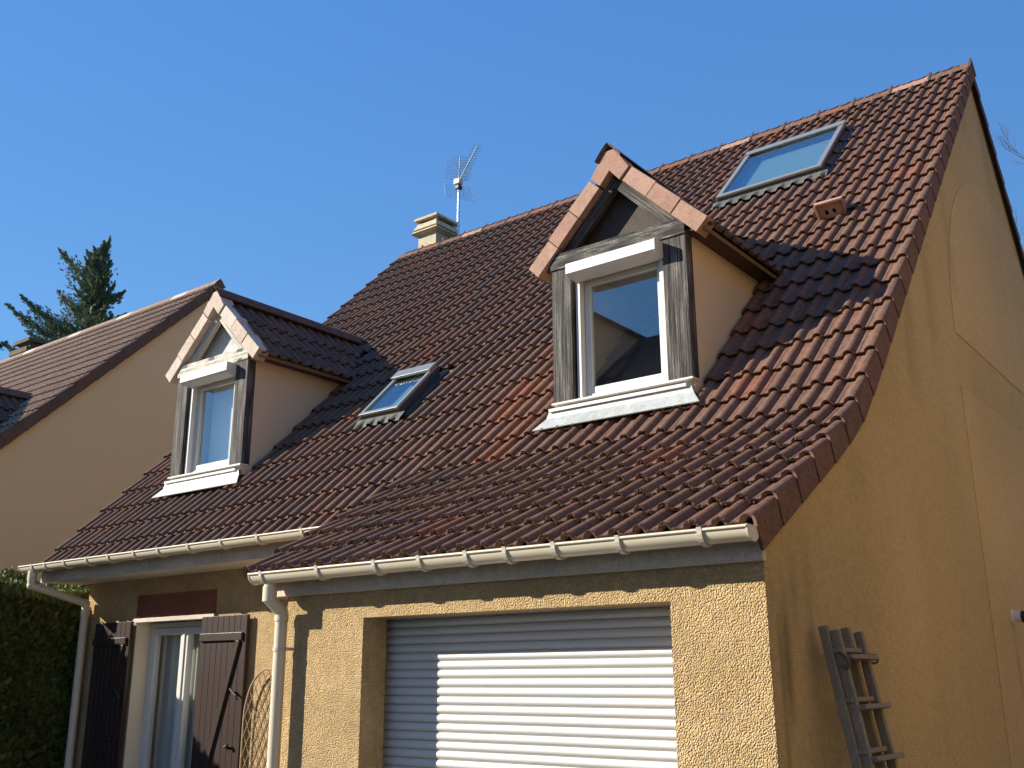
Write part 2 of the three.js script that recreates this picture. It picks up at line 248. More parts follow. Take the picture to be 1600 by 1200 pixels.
// ---- walls
{
  const under = 0.10;
  const gable = [[-0.02, -EYE], [-0.02, 0.71], [-1.49, BREAK[1] - under], [Zr, RIDGE[1] - under], [-11.0, RIDGE[1] - under - 1.23 * (11 + Zr)], [-11.0, -EYE]];
  mesh('gable_wall', lift(extrudeX(gable, -0.25, 0)), M.cast, house);
  const gw = house.children.at(-1);
  // the stains of this wall: rain streaks under the verge and algae by the front corner
  const px = 1024, py = 1024, a = tiledNoise(px, 46, 71, 7), b = tiledNoise(px, 120, 72, 14), c = tiledNoise(px, 9, 73, 9), d = tiledNoise(px, 430, 74, 430), e = tiledNoise(px, 24, 75, 5);
  const wallMap = dataTexture(px, py, (i, x, y) => {
    const z = x / px * 11.2, h = y / py * 9.0 - EYE; let v = 0.90 + (c[i] - 0.5) * 0.10 + (d[i] - 0.5) * 0.07, g = 0;
    v += (a[i] - 0.5) * 0.02 + (e[i] - 0.5) * 0.03;
    const at = (z0, w, h0, h1, k) => { const q = Math.exp(-(((z - z0) / w) ** 2)); if (h > h0 && h < h1) g += q * k * Math.min(1, (h1 - h) * 3, (h - h0) * 3) * (0.25 + 1.1 * Math.max(0, a[i] * 0.5 + b[i] * 0.5 - 0.2)); };
    at(0.2, 0.05, -0.3, 0.55, 0.75); at(0.12, 0.03, -0.9, 0.45, 0.5); at(0.33, 0.06, 0.1, 0.75, 0.35); at(0.52, 0.07, -0.2, 0.85, 0.22); at(0.05, 0.04, 0.2, 0.62, 0.45);
    at(1.5, 0.2, 0.9, 1.5, 0.18); at(3.0, 0.16, 1.9, 3.1, 0.2); at(3.7, 0.14, 2.4, 3.8, 0.18); at(5.08, 0.05, -0.5, 0.42, 0.4); at(4.6, 0.14, 3.2, 4.7, 0.15); at(6.0, 0.2, 5.3, 6.3, 0.15); at(6.9, 0.15, 5.2, 6.4, 0.15);
    v *= 1 - 0.6 * Math.min(1, g); return [v * (1 - 0.08 * g), v * (1 - 0.02 * g), v * (0.95 - 0.02 * g)];
  }, true, 11.2, 9.0);
  wallMap.offset.set(0, 0);
  gw.material = std(M.cast.color, { map: wallMap, bumpMap: castBump, bumpScale: 0.005, roughness: 0.95 });
  const uv = gw.geometry.attributes.uv, P = gw.geometry.attributes.position;
  for (let i = 0; i < P.count; i++) if (Math.abs(uv.getX(i) + P.getZ(i)) < 1e-6) uv.setY(i, P.getY(i));
  // smooth rendered fields set in the rough wall
  const arch = []; for (let k = 0; k <= 40; k++) { const t = Math.PI * k / 40; arch.push([Zr + 2.2 * Math.cos(t), 2.92 + 2.17 * Math.sin(t)]); }
  const wallUV = (g) => { const u = g.attributes.uv, q = g.attributes.position; for (let i = 0; i < q.count; i++) u.setXY(i, -q.getZ(i), q.getY(i)); return g; }; M.smoothPanel.map = wallMap;
  mesh('smooth_panel', wallUV(lift(extrudeX(arch, -0.01, 0.008, [], 0.003))), M.smoothPanel, house);
  mesh('smooth_panel', wallUV(lift(extrudeX([[-4.37, 2.42], [-8.85, 2.42], [-8.85, -EYE], [-4.37, -EYE]], -0.01, 0.008, [], 0.003))), M.smoothPanel, house);
  const jamb = -2.773, jr = -0.53, top = 0.375;
  mesh('garage_front_wall', lift(join([extrudeZ([[XG, -EYE], [jamb, -EYE], [jamb, top], [jr, top], [jr, -EYE], [-0.25, -EYE], [-0.25, 0.70], [XG, 0.70]], -0.215, 0), box(-0.25, 0, -EYE, 0.70, -0.02, 0)])), M.cast, house);
  mesh('garage_side_wall', lift(extrudeX([[-0.215, -EYE], [-0.215, 0.72], [-1.40, 1.42], [ZW, 1.5], [ZW, -EYE]], XG, XG + 0.2)), M.cast, house);
  const wl = -7.71, wr = -6.44, wt = 0.58;
  mesh('front_wall', lift(extrudeZ([[XL, -EYE], [wl, -EYE], [wl, wt], [wr, wt], [wr, -EYE], [XG + 0.2, -EYE], [XG + 0.2, 1.06], [XL, 1.06]], ZW - 0.3, ZW)), M.cast, house);
  mesh('left_gable_wall', lift(extrudeX([[ZW - 0.3, -EYE], [ZW - 0.3, 1.6], [Zr, RIDGE[1] - under], [-11.0, RIDGE[1] - under - 1.23 * (11 + Zr)], [-11.0, -EYE]], XL, XL + 0.25)), M.cast, house);
  mesh('back_wall', lift(box(XL + 0.25, -0.25, -EYE, 1.2, -11.0, -10.75)), M.cast, house);
  mesh('floor', lift(box(XL + 0.25, -0.25, -EYE - 0.05, -EYE + 0.02, -10.75, -0.215)), M.inner, house);
  mesh('ceiling', lift(box(XL + 0.25, -0.25, 0.98, 1.03, -10.75, ZW - 0.3)), M.inner, house);
}

// ---- roof: the boarding under the tiles, and the tiles
const roof = (() => {
  const t = 0.05, line = (pts) => [...pts, ...pts.slice().reverse().map(([z, y]) => [z, y - t])];
  const backEave = [-11.4, RIDGE[1] - 1.23 * (11.4 + Zr)], dn = ([z, y]) => [z, y - 0.012];
  const right = extrudeX(line([[EAVE[0] - 0.05, EAVE[1] + 0.01], BREAK, RIDGE, backEave].map(dn)), -3.72, 0.02);
  const left = extrudeX(line([[MAIN_EAVE[0] - 0.10, MAIN_EAVE[1] + 0.10], RIDGE, backEave].map(dn)), -8.88, -3.72);
  const cheek = extrudeX([[EAVE[0] - 0.05, EAVE[1] - 0.05], [BREAK[0], BREAK[1] - 0.03], [-1.2, 1.25], [-0.99, 1.04], [-0.2, 0.72]], -3.74, -3.70);
  return mesh('roof', lift(join([right, left, cheek])), M.deck, house);
})();
const dormers = [{ xc: -1.88, zf: -1.80, dy: 0 }, { xc: -7.185, zf: -1.83, dy: 0.035 }];
const skylights = [{ x0: -2.405, x1: -1.20, y0: 5.15, y1: 6.105 }, { x0: -5.305, x1: -4.765, y0: 2.59, y1: 3.15 }];
const placed = [];                                                       // every field tile of this roof
{
  const U = V(1, 0, 0), rz = rng(19), courses = [];
  const pt = ([z, y]) => V(0, y, z), mix = (a, b, t) => [a[0] + (b[0] - a[0]) * t, a[1] + (b[1] - a[1]) * t];
  for (let k = 0; k < 6; k++) courses.push({ a: mix(EAVE, BREAK, k / 6), b: mix(EAVE, BREAK, (k + 1) / 6), from: 0, to: 11, low: k });
  for (let k = 0; k < 2; k++) courses.push({ a: mix(MAIN_EAVE, BREAK, k / 2), b: mix(MAIN_EAVE, BREAK, (k + 1) / 2), from: 12, to: 28 });
  for (let k = 0; k < 20; k++) courses.push({ a: mix(BREAK, RIDGE, k / 20), b: mix(BREAK, RIDGE, (k + 1) / 20), from: 0, to: 28, main: k });
  const eased = [BREAK[0] - 0.006, BREAK[1] + 0.045], eased1 = mix(BREAK, RIDGE, 0.05); eased1[1] += 0.012; const low4 = mix(EAVE, BREAK, 5 / 6); low4[1] += 0.01;
  const ends = (c, garage) => !garage ? [c.a, c.b] : c.low === 4 ? [c.a, low4] : c.low === 5 ? [low4, eased] : c.main === 0 ? [eased, eased1] : c.main === 1 ? [eased1, c.b] : [c.a, c.b];
  for (const c of courses) {
    for (let j = c.from; j <= c.to; j++) {
      const [ca, cb] = ends(c, j < 12), x = 0.01 - PITCH * (2 * j + 1.5), f = slopeTile(pt(ca), pt(cb), U, 0.036 + rz() * 0.005), mz = (c.a[0] + c.b[0]) / 2, my = (c.a[1] + c.b[1]) / 2;
      if (dormers.some((d) => Math.abs(x - d.xc) < 0.40 && mz < d.zf + 0.05 && mz > -3.7)) continue;
      if (skylights.some((s) => x > s.x0 - 0.02 && x < s.x1 + 0.02 && my > s.y0 - 0.16 && my < s.y1 - 0.12)) continue;
      const o = f.o.clone().add(V(x + (rz() - 0.5) * 0.003, EYE, 0)), roll = (rz() - 0.5) * 0.006, u = U.clone().addScaledVector(f.v, (rz() - 0.5) * 0.008).addScaledVector(f.w, roll).normalize();
      const w = V().crossVectors(u, f.v).normalize(), v = V().crossVectors(w, u);
      let tone = Math.floor(rz() * 10), set = 0;
      const leftish = Math.min(1, Math.max(0, (-x - 2.2) / 4));
      if (rz() < leftish * 0.75) { set = 4; tone = Math.floor(rz() * 4); }
      if (x < -2.45 && x > -3.3 && mz < -1.6 && mz > -2.9 && rz() < 0.26) { set = 1; tone = Math.floor(rz() * 3); }
      else if (x > -1.25 && mz > -2.9 && mz < -1.5 && rz() < 0.07) { set = 1; tone = Math.floor(rz() * 3); }
      else if (rz() < 0.006) { set = 1; tone = Math.floor(rz() * 3); }
      placed.push({ o, u, v, w, s: f.s, set, tone, gk: Math.floor(rz() * 6), low: c.low, dist: o.distanceTo(camera.position) });
    }
  }
  placed.sort((a, b) => a.dist - b.dist);
  const SETS = [TM, TO, TR, TP, TB], VALS = [tileTones, orangeTones, rosyTones, paleRosy, brownTones], far = [];
  placed.forEach((t, i) => {
    if (i < 300) return place('roof_tile', tileGeos[t.gk], SETS[t.set][t.tone], roof, t.o, t.u, t.v, t.w, t.s);
    const g = tileGeos[t.gk].clone().applyMatrix4(new THREE.Matrix4().makeBasis(t.u, t.v, t.w).scale(V(1, t.s, 1)).setPosition(t.o)), c = VALS[t.set][t.tone], n = g.attributes.position.count, col = new Float32Array(n * 3);
    for (let k = 0; k < n; k++) col.set(c, k * 3);
    g.setAttribute('color', new THREE.BufferAttribute(col, 3)); far.push(g);
  });
  mesh('roof_tiling', mergeGeometries(far), tileVC, roof).userData.kind = 'stuff';
  // verges
  let n = 0;
  for (const c of courses) {
    const f = slopeTile(...ends(c, c.low !== undefined).map(pt), U, 0.038);
    if (c.from === 0) { const f = slopeTile(...ends(c, true).map(pt), U, 0.038); const o = f.o.clone().add(V(0.01, EYE, 0)); place('verge_tile', vergeGeoR[n % 3], TM[n % 10], roof, o, U, f.v, f.w, f.s * 0.98); }
    const xl = c.low !== undefined ? 0.01 - PITCH * 25 : 0.01 - PITCH * 59;
    place('verge_tile', vergeGeoL[n % 2], TB[n % 4], roof, f.o.clone().add(V(xl, EYE, 0)), U, f.v, f.w, f.s * 0.98); n++;
  }
  // the back slope's verge along the right gable
  const s = 1.23, L = 0.36, dz = L / Math.hypot(1, s);
  for (let k = 0; k < 12; k++) {
    const a = V(0.01, RIDGE[1] - s * dz * (k + 1) + EYE, Zr - dz * (k + 1)), b = V(0.01, RIDGE[1] - s * dz * k + EYE, Zr - dz * k), u = V(-1, 0, 0), f = slopeTile(a, b, u, 0.032);
    place('verge_tile', vergeGeoBack, TB[k % 4], roof, f.o, u, f.v, f.w, 0.98);
  }
  const backRows = [];
  for (let j = 0; j < 29; j++) for (let k = 0; k < 14; k++) {
    const x = 0.01 - PITCH * (2 * j + 1.5), a = V(x, RIDGE[1] - s * dz * (k + 1) + EYE, Zr - dz * (k + 1)), b = V(x, RIDGE[1] - s * dz * k + EYE, Zr - dz * k), u = V(-1, 0, 0), f = slopeTile(a, b, u);
    const g = tileGeos[(j + k) % 6].clone().applyMatrix4(new THREE.Matrix4().makeBasis(u, f.v, f.w).setPosition(f.o)), cnt = g.attributes.position.count, col = new Float32Array(cnt * 3), c = tileTones[(j * 7 + k * 3) % 10];
    for (let q = 0; q < cnt; q++) col.set(c, q * 3); g.setAttribute('color', new THREE.BufferAttribute(col, 3)); backRows.push(g);
  }
  mesh('roof_tiling', mergeGeometries(backRows), tileVC, roof).userData.kind = 'stuff';
}
// ridge tiles: a rounded cap, laid end to end, with a clip over each joint
const capPts = (half, rise, drop) => { const o = []; for (let k = 0; k <= 10; k++) { const a = -1 + k / 5; o.push([half * a, rise * (1 - Math.pow(Math.abs(a), 1.7)) - drop * Math.abs(a)]); } return o; };
const ridgeGeo = [0, 1].map((k) => moulded(capPts(0.125, 0.055, 0.085), 0.47, 0.016, [k * 0.4, 0]));
const clipGeo = (() => { const a = capPts(0.132, 0.06, 0.085), g = moulded(a, 0.028, 0.02); const hook = new THREE.BoxGeometry(0.012, 0.03, 0.03).translate(0, 0.014, 0.075); return join([g, hook]); })();
function ridgeRun(parent, from, to, dirUpHill, mats, clip) {
  const d = to.clone().sub(from), L = d.length(); d.normalize(); const n = Math.max(1, Math.round(L / 0.458)), w = V(0, 1, 0), u = V().crossVectors(d, w);
  for (let k = 0; k < n; k++) {
    const o = from.clone().addScaledVector(d, L * k / n); place('ridge_tile', ridgeGeo[k % 2], mats[k % mats.length], parent, o, u, d, w, L / n / 0.458);
    if (clip) place('ridge_clip', clipGeo, M.clip, parent, o.clone().add(V(0, 0.004, 0)).addScaledVector(d, -0.008), u, d, w);
  }
}
ridgeRun(roof, V(0.055, 6.80 + EYE - 0.055, Zr), V(-8.93, 6.80 + EYE - 0.055, Zr), 0, [TM[0], TR[1], TM[3], TO[2], TM[6]], true);

// lumps of moss and grit on the lower edges of the shallow courses over the garage
{
  const g = new THREE.IcosahedronGeometry(1, 1), p = g.attributes.position, r = rng(91), seen = {};
  for (let i = 0; i < p.count; i++) { const key = [p.getX(i), p.getY(i), p.getZ(i)].map((q) => q.toFixed(3)).join(); const k = seen[key] ??= 0.72 + r() * 0.5; p.setXYZ(i, p.getX(i) * k, p.getY(i) * k, p.getZ(i) * k); }
  g.computeVertexNormals(); const ms = [];
  for (const t of placed) {
    const amount = t.low !== undefined ? 130 : t.o.z > -2.6 && t.o.z < -1.2 && t.o.x > -4.2 ? 12 : 0;
    for (let k = 0; k < amount; k++) {
      const x = (r() - 0.5) * 0.3, near = Math.abs(Math.abs(x) - PITCH / 2) < ROLL_W / 2; let h = 0; if (near) h = ROLL_H * Math.pow(Math.cos((Math.abs(x) - PITCH / 2) / ROLL_W * Math.PI), 0.62);
      if (!near && r() < 0.45) continue;
      const sz = 0.002 + r() * r() * 0.0052, o = t.o.clone().addScaledVector(t.u, x).addScaledVector(t.v, -0.003 + r() * r() * r() * 0.05).addScaledVector(t.w, h + (r() < 0.5 ? 0.0 : -r() * 0.02));
      const m = new THREE.Matrix4().compose(o, new THREE.Quaternion().setFromEuler(new THREE.Euler(r() * 6, r() * 6, r() * 6)), V(sz * (0.8 + r() * 0.8), sz, sz * (0.7 + r() * 0.5))); ms.push(m);
    }
  }
  const im = new THREE.InstancedMesh(g, M.moss, ms.length); ms.forEach((m, i) => im.setMatrixAt(i, m)); im.name = 'moss'; im.userData.kind = 'stuff'; im.castShadow = im.receiveShadow = true; roof.add(im);
}

// ---- dormers
const yMain = (z) => -z + 0.11;                                           // pan line of the main slope, from eye level
function dormer({ xc, zf, dy }, pale) {
  const Y = (y) => y + dy, hw = 0.63, wood = pale ? M.wood : M.wood, woodH = pale ? M.paleWoodH : M.woodH;
  const X = (x) => xc + x, G = (g) => lift(g.translate(xc, dy, zf)), zRoof = (y) => 0.11 - y - dy - zf;    // local z where the main slope passes height y
  const topY = 3.40, th = 0.09;
  // body: the two cheeks and the back of the window niche, one mesh
  const cheekPts = [[-0.03, 2.02], [-0.03, topY], [zRoof(topY) - 0.1, topY], [zRoof(2.02) - 0.1, 2.02]];
  const body = mesh('dormer', G(extrudeX(cheekPts, hw - th, hw)), M.cheek, house);
  const sub = (name, g, m) => mesh(name, G(g), m, body);
  sub('cheek_wall', extrudeX(cheekPts, -hw, -hw + th), M.cheek);
  sub('post', box(-hw - 0.003, -0.435, 2.13, 3.285, -0.11, 0.0, 0.006), wood); sub('post', box(0.425, hw + 0.003, 2.13, 3.285, -0.11, 0.0, 0.006), wood);
  sub('lintel_beam', box(-hw - 0.006, hw + 0.006, 3.287, 3.43, -0.12, 0.012, 0.006), woodH);
  // gable triangle: sloping boards round a recessed panel
  const ap = 4.06;
  for (const s of [-1, 1]) {
    const o = [[s * 0.70, 3.432], [s * 0.43, 3.432], [0, 3.885], [0, ap]]; const bg = extrudeZ(s > 0 ? o : o.reverse(), -0.10, -0.032, [], 0.003), bp = bg.attributes.position, bu = bg.attributes.uv; for (let i = 0; i < bp.count; i++) bu.setXY(i, (bp.getX(i) * s + bp.getY(i)) * 0.707 + bp.getZ(i), (bp.getY(i) - bp.getX(i) * s) * 0.707 + s); sub('barge_board', bg, pale ? M.paleWood : M.wood);
  }
  sub('gable_panel', extrudeZ([[-0.6, 3.432], [0.6, 3.432], [0, 3.97]], -0.185, -0.165), pale ? M.infillPale : M.infill);
  sub('gable_ledge', box(-0.56, 0.56, 3.40, 3.429, -0.18, -0.121), pale ? M.paleWoodH : M.woodH);
  // window
  const frame = [[-0.43, 2.125], [0.423, 2.125], [0.423, 3.27], [-0.43, 3.27]], hole = (a, b, c, d) => [[a, c], [a, d], [b, d], [b, c]];
  const win = sub('window', extrudeZ(frame, -0.16, -0.085, [hole(-0.375, 0.375, 2.185, 3.17)], 0.003), M.pvc);
  const sash = (name, g, m) => mesh(name, G(g), m, win);
  sash('sash', extrudeZ([[-0.372, 2.188], [0.372, 2.188], [0.372, 3.167], [-0.372, 3.167]], -0.15, -0.10, [hole(-0.315, 0.315, 2.245, 3.115)], 0.004), M.pvc);
  sash('pane', box(-0.318, 0.318, 2.242, 3.118, -0.127, -0.121), M.glass);
  for (const s of [-1, 1]) sub('guide_rail', box(s * 0.395 - 0.022, s * 0.395 + 0.022, 2.135, 3.2, -0.083, -0.035, 0.004), M.pvc);
  const bx = sub('roller_box', extrudeX([[-0.03, 3.262], [0.118, 3.262], [0.126, 3.255], [0.126, 3.172], [0.095, 3.15], [-0.03, 3.143]], -0.405, 0.425, [], 0.003), M.pvc);
  mesh('end_plate', G(extrudeX([[-0.03, 3.266], [0.122, 3.266], [0.131, 3.257], [0.131, 3.169], [0.098, 3.146], [-0.03, 3.139]], 0.426, 0.434)), M.pvc, bx);
  sub('sill', extrudeX([[-0.12, 2.12], [-0.12, 2.075], [0.05, 2.058], [0.05, 2.083]], -hw - 0.02, hw - 0.03, [], 0.003), M.pvc);
  sub('sill_cap', box(-hw - 0.012, hw + 0.012, 2.118, 2.136, -0.09, 0.018, 0.004), M.pvc);
  // metal apron that runs from the sill out over the tiles
  const za = 0.10, roofW = (z) => yMain(z + zf) - dy + 0.114;
  const ap0 = [[-hw - 0.03, 2.062, 0.028], [hw + 0.0, 2.062, 0.028]], ap1 = [[-hw - 0.05, roofW(0.035) + 0.02, 0.036], [hw + 0.02, roofW(0.035) + 0.02, 0.036]], ap2 = [[-hw - 0.14, roofW(0.115), 0.115], [hw + 0.10, roofW(0.115), 0.115]];
  const ag = new THREE.BufferGeometry(), vv = [], quad = (a, b, c, d) => vv.push(...a, ...b, ...c, ...a, ...c, ...d), off = (q) => q.map(([x, y, z]) => [x, y - 0.006, z - 0.006]);
  quad(ap1[0], ap1[1], ap0[1], ap0[0]); quad(ap2[0], ap2[1], ap1[1], ap1[0]); const b0 = off(ap0), b1 = off(ap1), b2 = off(ap2); quad(b1[1], b1[0], b0[0], b0[1]); quad(b2[1], b2[0], b1[0], b1[1]); quad(b2[0], b2[1], ap2[1], ap2[0]); quad(ap1[1], b1[1], b0[1], ap0[1]); quad(ap2[1], b2[1], b1[1], ap1[1]);
  ag.setAttribute('position', new THREE.Float32BufferAttribute(vv, 3)); ag.computeVertexNormals(); sub('apron_flashing', uvBox(ag), pale ? M.pvc : M.zinc);
  if (pale) sub('curtain', box(-0.37, 0.37, 2.2, 3.2, -0.32, -0.31), M.innerPale);
  sub('inner_wall', box(-hw + th, hw - th, 2.05, 3.40, -1.35, -1.30), M.inner); sub('inner_ceiling', box(-hw + th, hw - th, 3.375, 3.397, -1.45, -0.16), M.inner);
  // roof: boarding, tiles on both slopes, verge pieces on the front, ridge
  const eX = 0.80, eY = 3.33, apexY = eY + eX, back = zRoof(apexY) - 0.05;
  for (const s of [-1, 1]) { const b0 = [[s * eX, eY - 0.012], [0, apexY - 0.012], [0, apexY - 0.05], [s * eX, eY - 0.05]]; sub('roof_board', extrudeZ(s > 0 ? b0.reverse() : b0, back, 0.0), M.deck); sub('eaves_soffit', box(s > 0 ? hw : -eX + 0.02, s > 0 ? eX - 0.02 : -hw, 3.305, 3.325, zRoof(3.3), -0.02), M.soffitWood); }
  const r = rng(Math.round(-xc * 100)), rise = [0, 0.345, 0.70, 1.06];
  for (const s of [-1, 1]) {
    const up = V(-s, 1, 0).normalize(), u = s > 0 ? V(0, 0, -1) : V(0, 0, 1), foot = V(s * (eX + 0.03), eY - 0.03, 0);
    for (let k = 0; k < 3; k++) for (let j = 0; j < 9; j++) {
      const z = -0.02 - PITCH * (2 * j + 1), p0 = foot.clone().addScaledVector(up, rise[k]), p1 = foot.clone().addScaledVector(up, rise[k + 1] + (k === 2 ? 0.03 : 0)), f = slopeTile(p0, p1, u, 0.03);
      const cy = (p0.y + p1.y) / 2; if (cy + dy < yMain(z + zf) - 0.3) continue;
      place('roof_tile', tileGeos[(j + k) % 6], r() < 0.5 ? TM[Math.floor(r() * 10)] : TB[Math.floor(r() * 4)], body, f.o.clone().add(V(xc, dy + EYE, z + zf)), u, f.v, f.w, f.s * 0.985);
    }
  }
  // verge pieces: flat-faced blocks, each lapping the one below
  const vm = pale ? TP : TR, face = 0.125, vl = 0.302;
  for (const s of [-1, 1]) {
    const up = V(-s, 1, 0).normalize(), out = V(s, 1, 0).normalize();
    for (let k = 0; k < 3; k++) {
      const a = V(s * (eX + 0.035), eY + 0.015, 0).addScaledVector(up, k * vl), w = 0.02 + k * 0.004, sh = [[0, -face], [vl - 0.006, -face], [vl - 0.006, 0.012], [0.004, 0.02], [0, 0.012]];
      const g = extrudeZ(sh.map(([l, h]) => [l, h]), -0.12, 0.035 + (k % 2) * 0.004, [], 0.004);
      const B = new THREE.Matrix4().makeBasis(up, s > 0 ? out : out.clone(), V(0, 0, s > 0 ? 1 : 1)); B.setPosition(a); g.applyMatrix4(B); if (s > 0) { const ix = g.index; const p = g.attributes.position; for (let i = 0; i < p.count; i += 3) for (const q of ['position', 'normal', 'uv']) { const at = g.attributes[q], n = at.itemSize, A = at.array; for (let c = 0; c < n; c++) { const tmp = A[(i + 1) * n + c]; A[(i + 1) * n + c] = A[(i + 2) * n + c]; A[(i + 2) * n + c] = tmp; } } }
      sub('verge_tile', uvBox(g), vm[k % 3]);
    }
  }
  const q = 0.168, ay = apexY + 0.045;
  sub('verge_apex_tile', extrudeZ([[-q - 0.02, ay - q - 0.015], [-q + 0.075, ay - q - 0.105], [0, ay - 0.165], [q - 0.075, ay - q - 0.105], [q + 0.02, ay - q - 0.015], [0.085, ay - 0.025], [0.045, ay + 0.022], [-0.045, ay + 0.022], [-0.085, ay - 0.025]], -0.12, 0.048, [], 0.005), vm[1]);
  ridgeRun(body, V(xc, apexY + 0.075 + dy + EYE, zf + 0.075), V(xc, apexY + 0.075 + dy + EYE, zf + back - 0.02), 0, [TB[0], TM[5], TB[2]], false);
  return body;
}
dormer(dormers[0], false).userData.label = 'dormer with dark weathered timber front and pinkish verge tiles';
dormer(dormers[1], true).userData.label = 'dormer with bleached gable boards and whitish verge tiles';

// ---- skylights: laid in the main slope
function skylight({ x0, x1, y0, y1 }, big) {
  const n = V(0, 1, 1).normalize(), v = V(0, 1, -1).normalize(), u = V(1, 0, 0), o = V(0, y0 + EYE, 0.11 - y0 + 0.18), L = (y1 - y0) * Math.SQRT2, top = 0.127;
  o.set((x0 + x1) / 2, y0 + EYE, 0.29 - y0).addScaledVector(n, -top);
  const W = (x1 - x0) / 2, B = new THREE.Matrix4().makeBasis(u, v, n).setPosition(o), S = (g) => g.applyMatrix4(B);
  const ring = (a, b, c, d, i, z0, z1, bev = 0.003) => extrudeZ([[a, c], [b, c], [b, d], [a, d]], z0, z1, [[[a + i, c + i], [a + i, d - i], [b - i, d - i], [b - i, c + i]]], bev);
  const fw = big ? 0.062 : 0.05;
  const body = mesh('skylight', S(ring(-W, W, 0, L, 0.04, -0.02, top - 0.03)), M.aluDark, house);
  mesh('frame', S(ring(-W - 0.004, W + 0.004, -0.004, L + 0.004, fw, top - 0.028, top)), M.alu, body);
  mesh('top_hood', S(box(-W - 0.01, W + 0.01, L - (big ? 0.09 : 0.12), L + 0.03, top + 0.001, top + (big ? 0.012 : 0.03), 0.005)), M.alu, body);
  mesh('pane', S(box(-W + fw - 0.005, W - fw + 0.005, fw - 0.005, L - fw + 0.005, top - 0.022, top - 0.016)), M.glass, body);
  mesh('blind', S(box(-W + 0.042, W - 0.042, 0.042, L - 0.042, 0.0, 0.006)), big ? M.innerBlind : M.innerBlind, body);
  mesh('side_flashing', S(box(-W - 0.09, -W - 0.002, -0.02, L + 0.05, -0.01, 0.03)), M.aluDark, body);
  mesh('side_flashing', S(box(W + 0.002, W + 0.09, -0.02, L + 0.05, -0.01, 0.03)), M.aluDark, body);
  // pleated lead skirt over the tiles below the window
  const g = new THREE.PlaneGeometry(2 * W + 0.12, 0.13, 80, 6), p = g.attributes.position;
  for (let i = 0; i < p.count; i++) { const X = p.getX(i) + (x0 + x1) / 2, t = (p.getY(i) + 0.065) / 0.13; let q = ((0.01 - X) / PITCH); q -= Math.round(q); q *= PITCH; const roll = Math.abs(q) < ROLL_W / 2 ? ROLL_H * Math.pow(Math.cos(q / ROLL_W * Math.PI), 0.8) : 0; p.setXYZ(i, p.getX(i), p.getY(i) - 0.06, (roll + 0.024) * (1 - t) + 0.05 * t + 0.012 + Math.sin(i * 1.7) * 0.0015); }
  g.computeVertexNormals(); mesh('lead_skirt', S(uvBox(g)), M.lead, body);
  return body;
}
skylight(skylights[0], true); skylight(skylights[1], false);

// ---- vent tile
{
  const n = V(0, 1, 1).normalize(), v = V(0, 1, -1).normalize(), o = V(-0.80, 4.06 + EYE, 0.13 - 4.06), B = new THREE.Matrix4().makeBasis(V(1, 0, 0), v, n).setPosition(o), S = (g) => uvBox(g.applyMatrix4(B));
  const g = new THREE.BufferGeometry(), q = [[-0.115, 0.0, 0.02], [0.115, 0.0, 0.02], [0.12, 0.0, 0.185], [-0.12, 0.0, 0.185], [-0.075, 0.26, 0.025], [0.075, 0.26, 0.025], [0.085, 0.25, 0.085], [-0.085, 0.25, 0.085]], F = [[2, 3, 7, 6], [1, 2, 6, 5], [3, 0, 4, 7], [6, 7, 4, 5]], P = [];
  for (const [a, b, c, d] of F) P.push(...q[a], ...q[b], ...q[c], ...q[a], ...q[c], ...q[d]);
  g.setAttribute('position', new THREE.Float32BufferAttribute(P, 3)); g.computeVertexNormals();
  const hoodMesh = mesh('roof_vent', S(g), TR[1], house);
  mesh('grille', S(extrudeZ([[-0.11, 0.02], [0.113, 0.02], [0.116, 0.18], [-0.113, 0.18]], -0.035, -0.02, [-0.05, 0.02].map((c) => { const h = []; for (let k = 0; k < 10; k++) h.push([c + 0.018 * Math.cos(-k * 0.628), 0.08 + 0.026 * Math.sin(-k * 0.628)]); return h; })).applyMatrix4(new THREE.Matrix4().makeBasis(V(1, 0, 0), V(0, 0, 1), V(0, -1, 0)))), TR[2], hoodMesh);
  mesh('lip', S(box(-0.13, 0.13, -0.02, 0.03, 0.181, 0.197)), TR[0], hoodMesh);
  mesh('side_leg', S(box(-0.135, -0.115, -0.03, 0.05, 0.0, 0.182)), TR[0], hoodMesh);
  mesh('inside', S(box(-0.09, 0.09, 0.16, 0.17, 0.0, 0.10)), TR[1], hoodMesh);
}

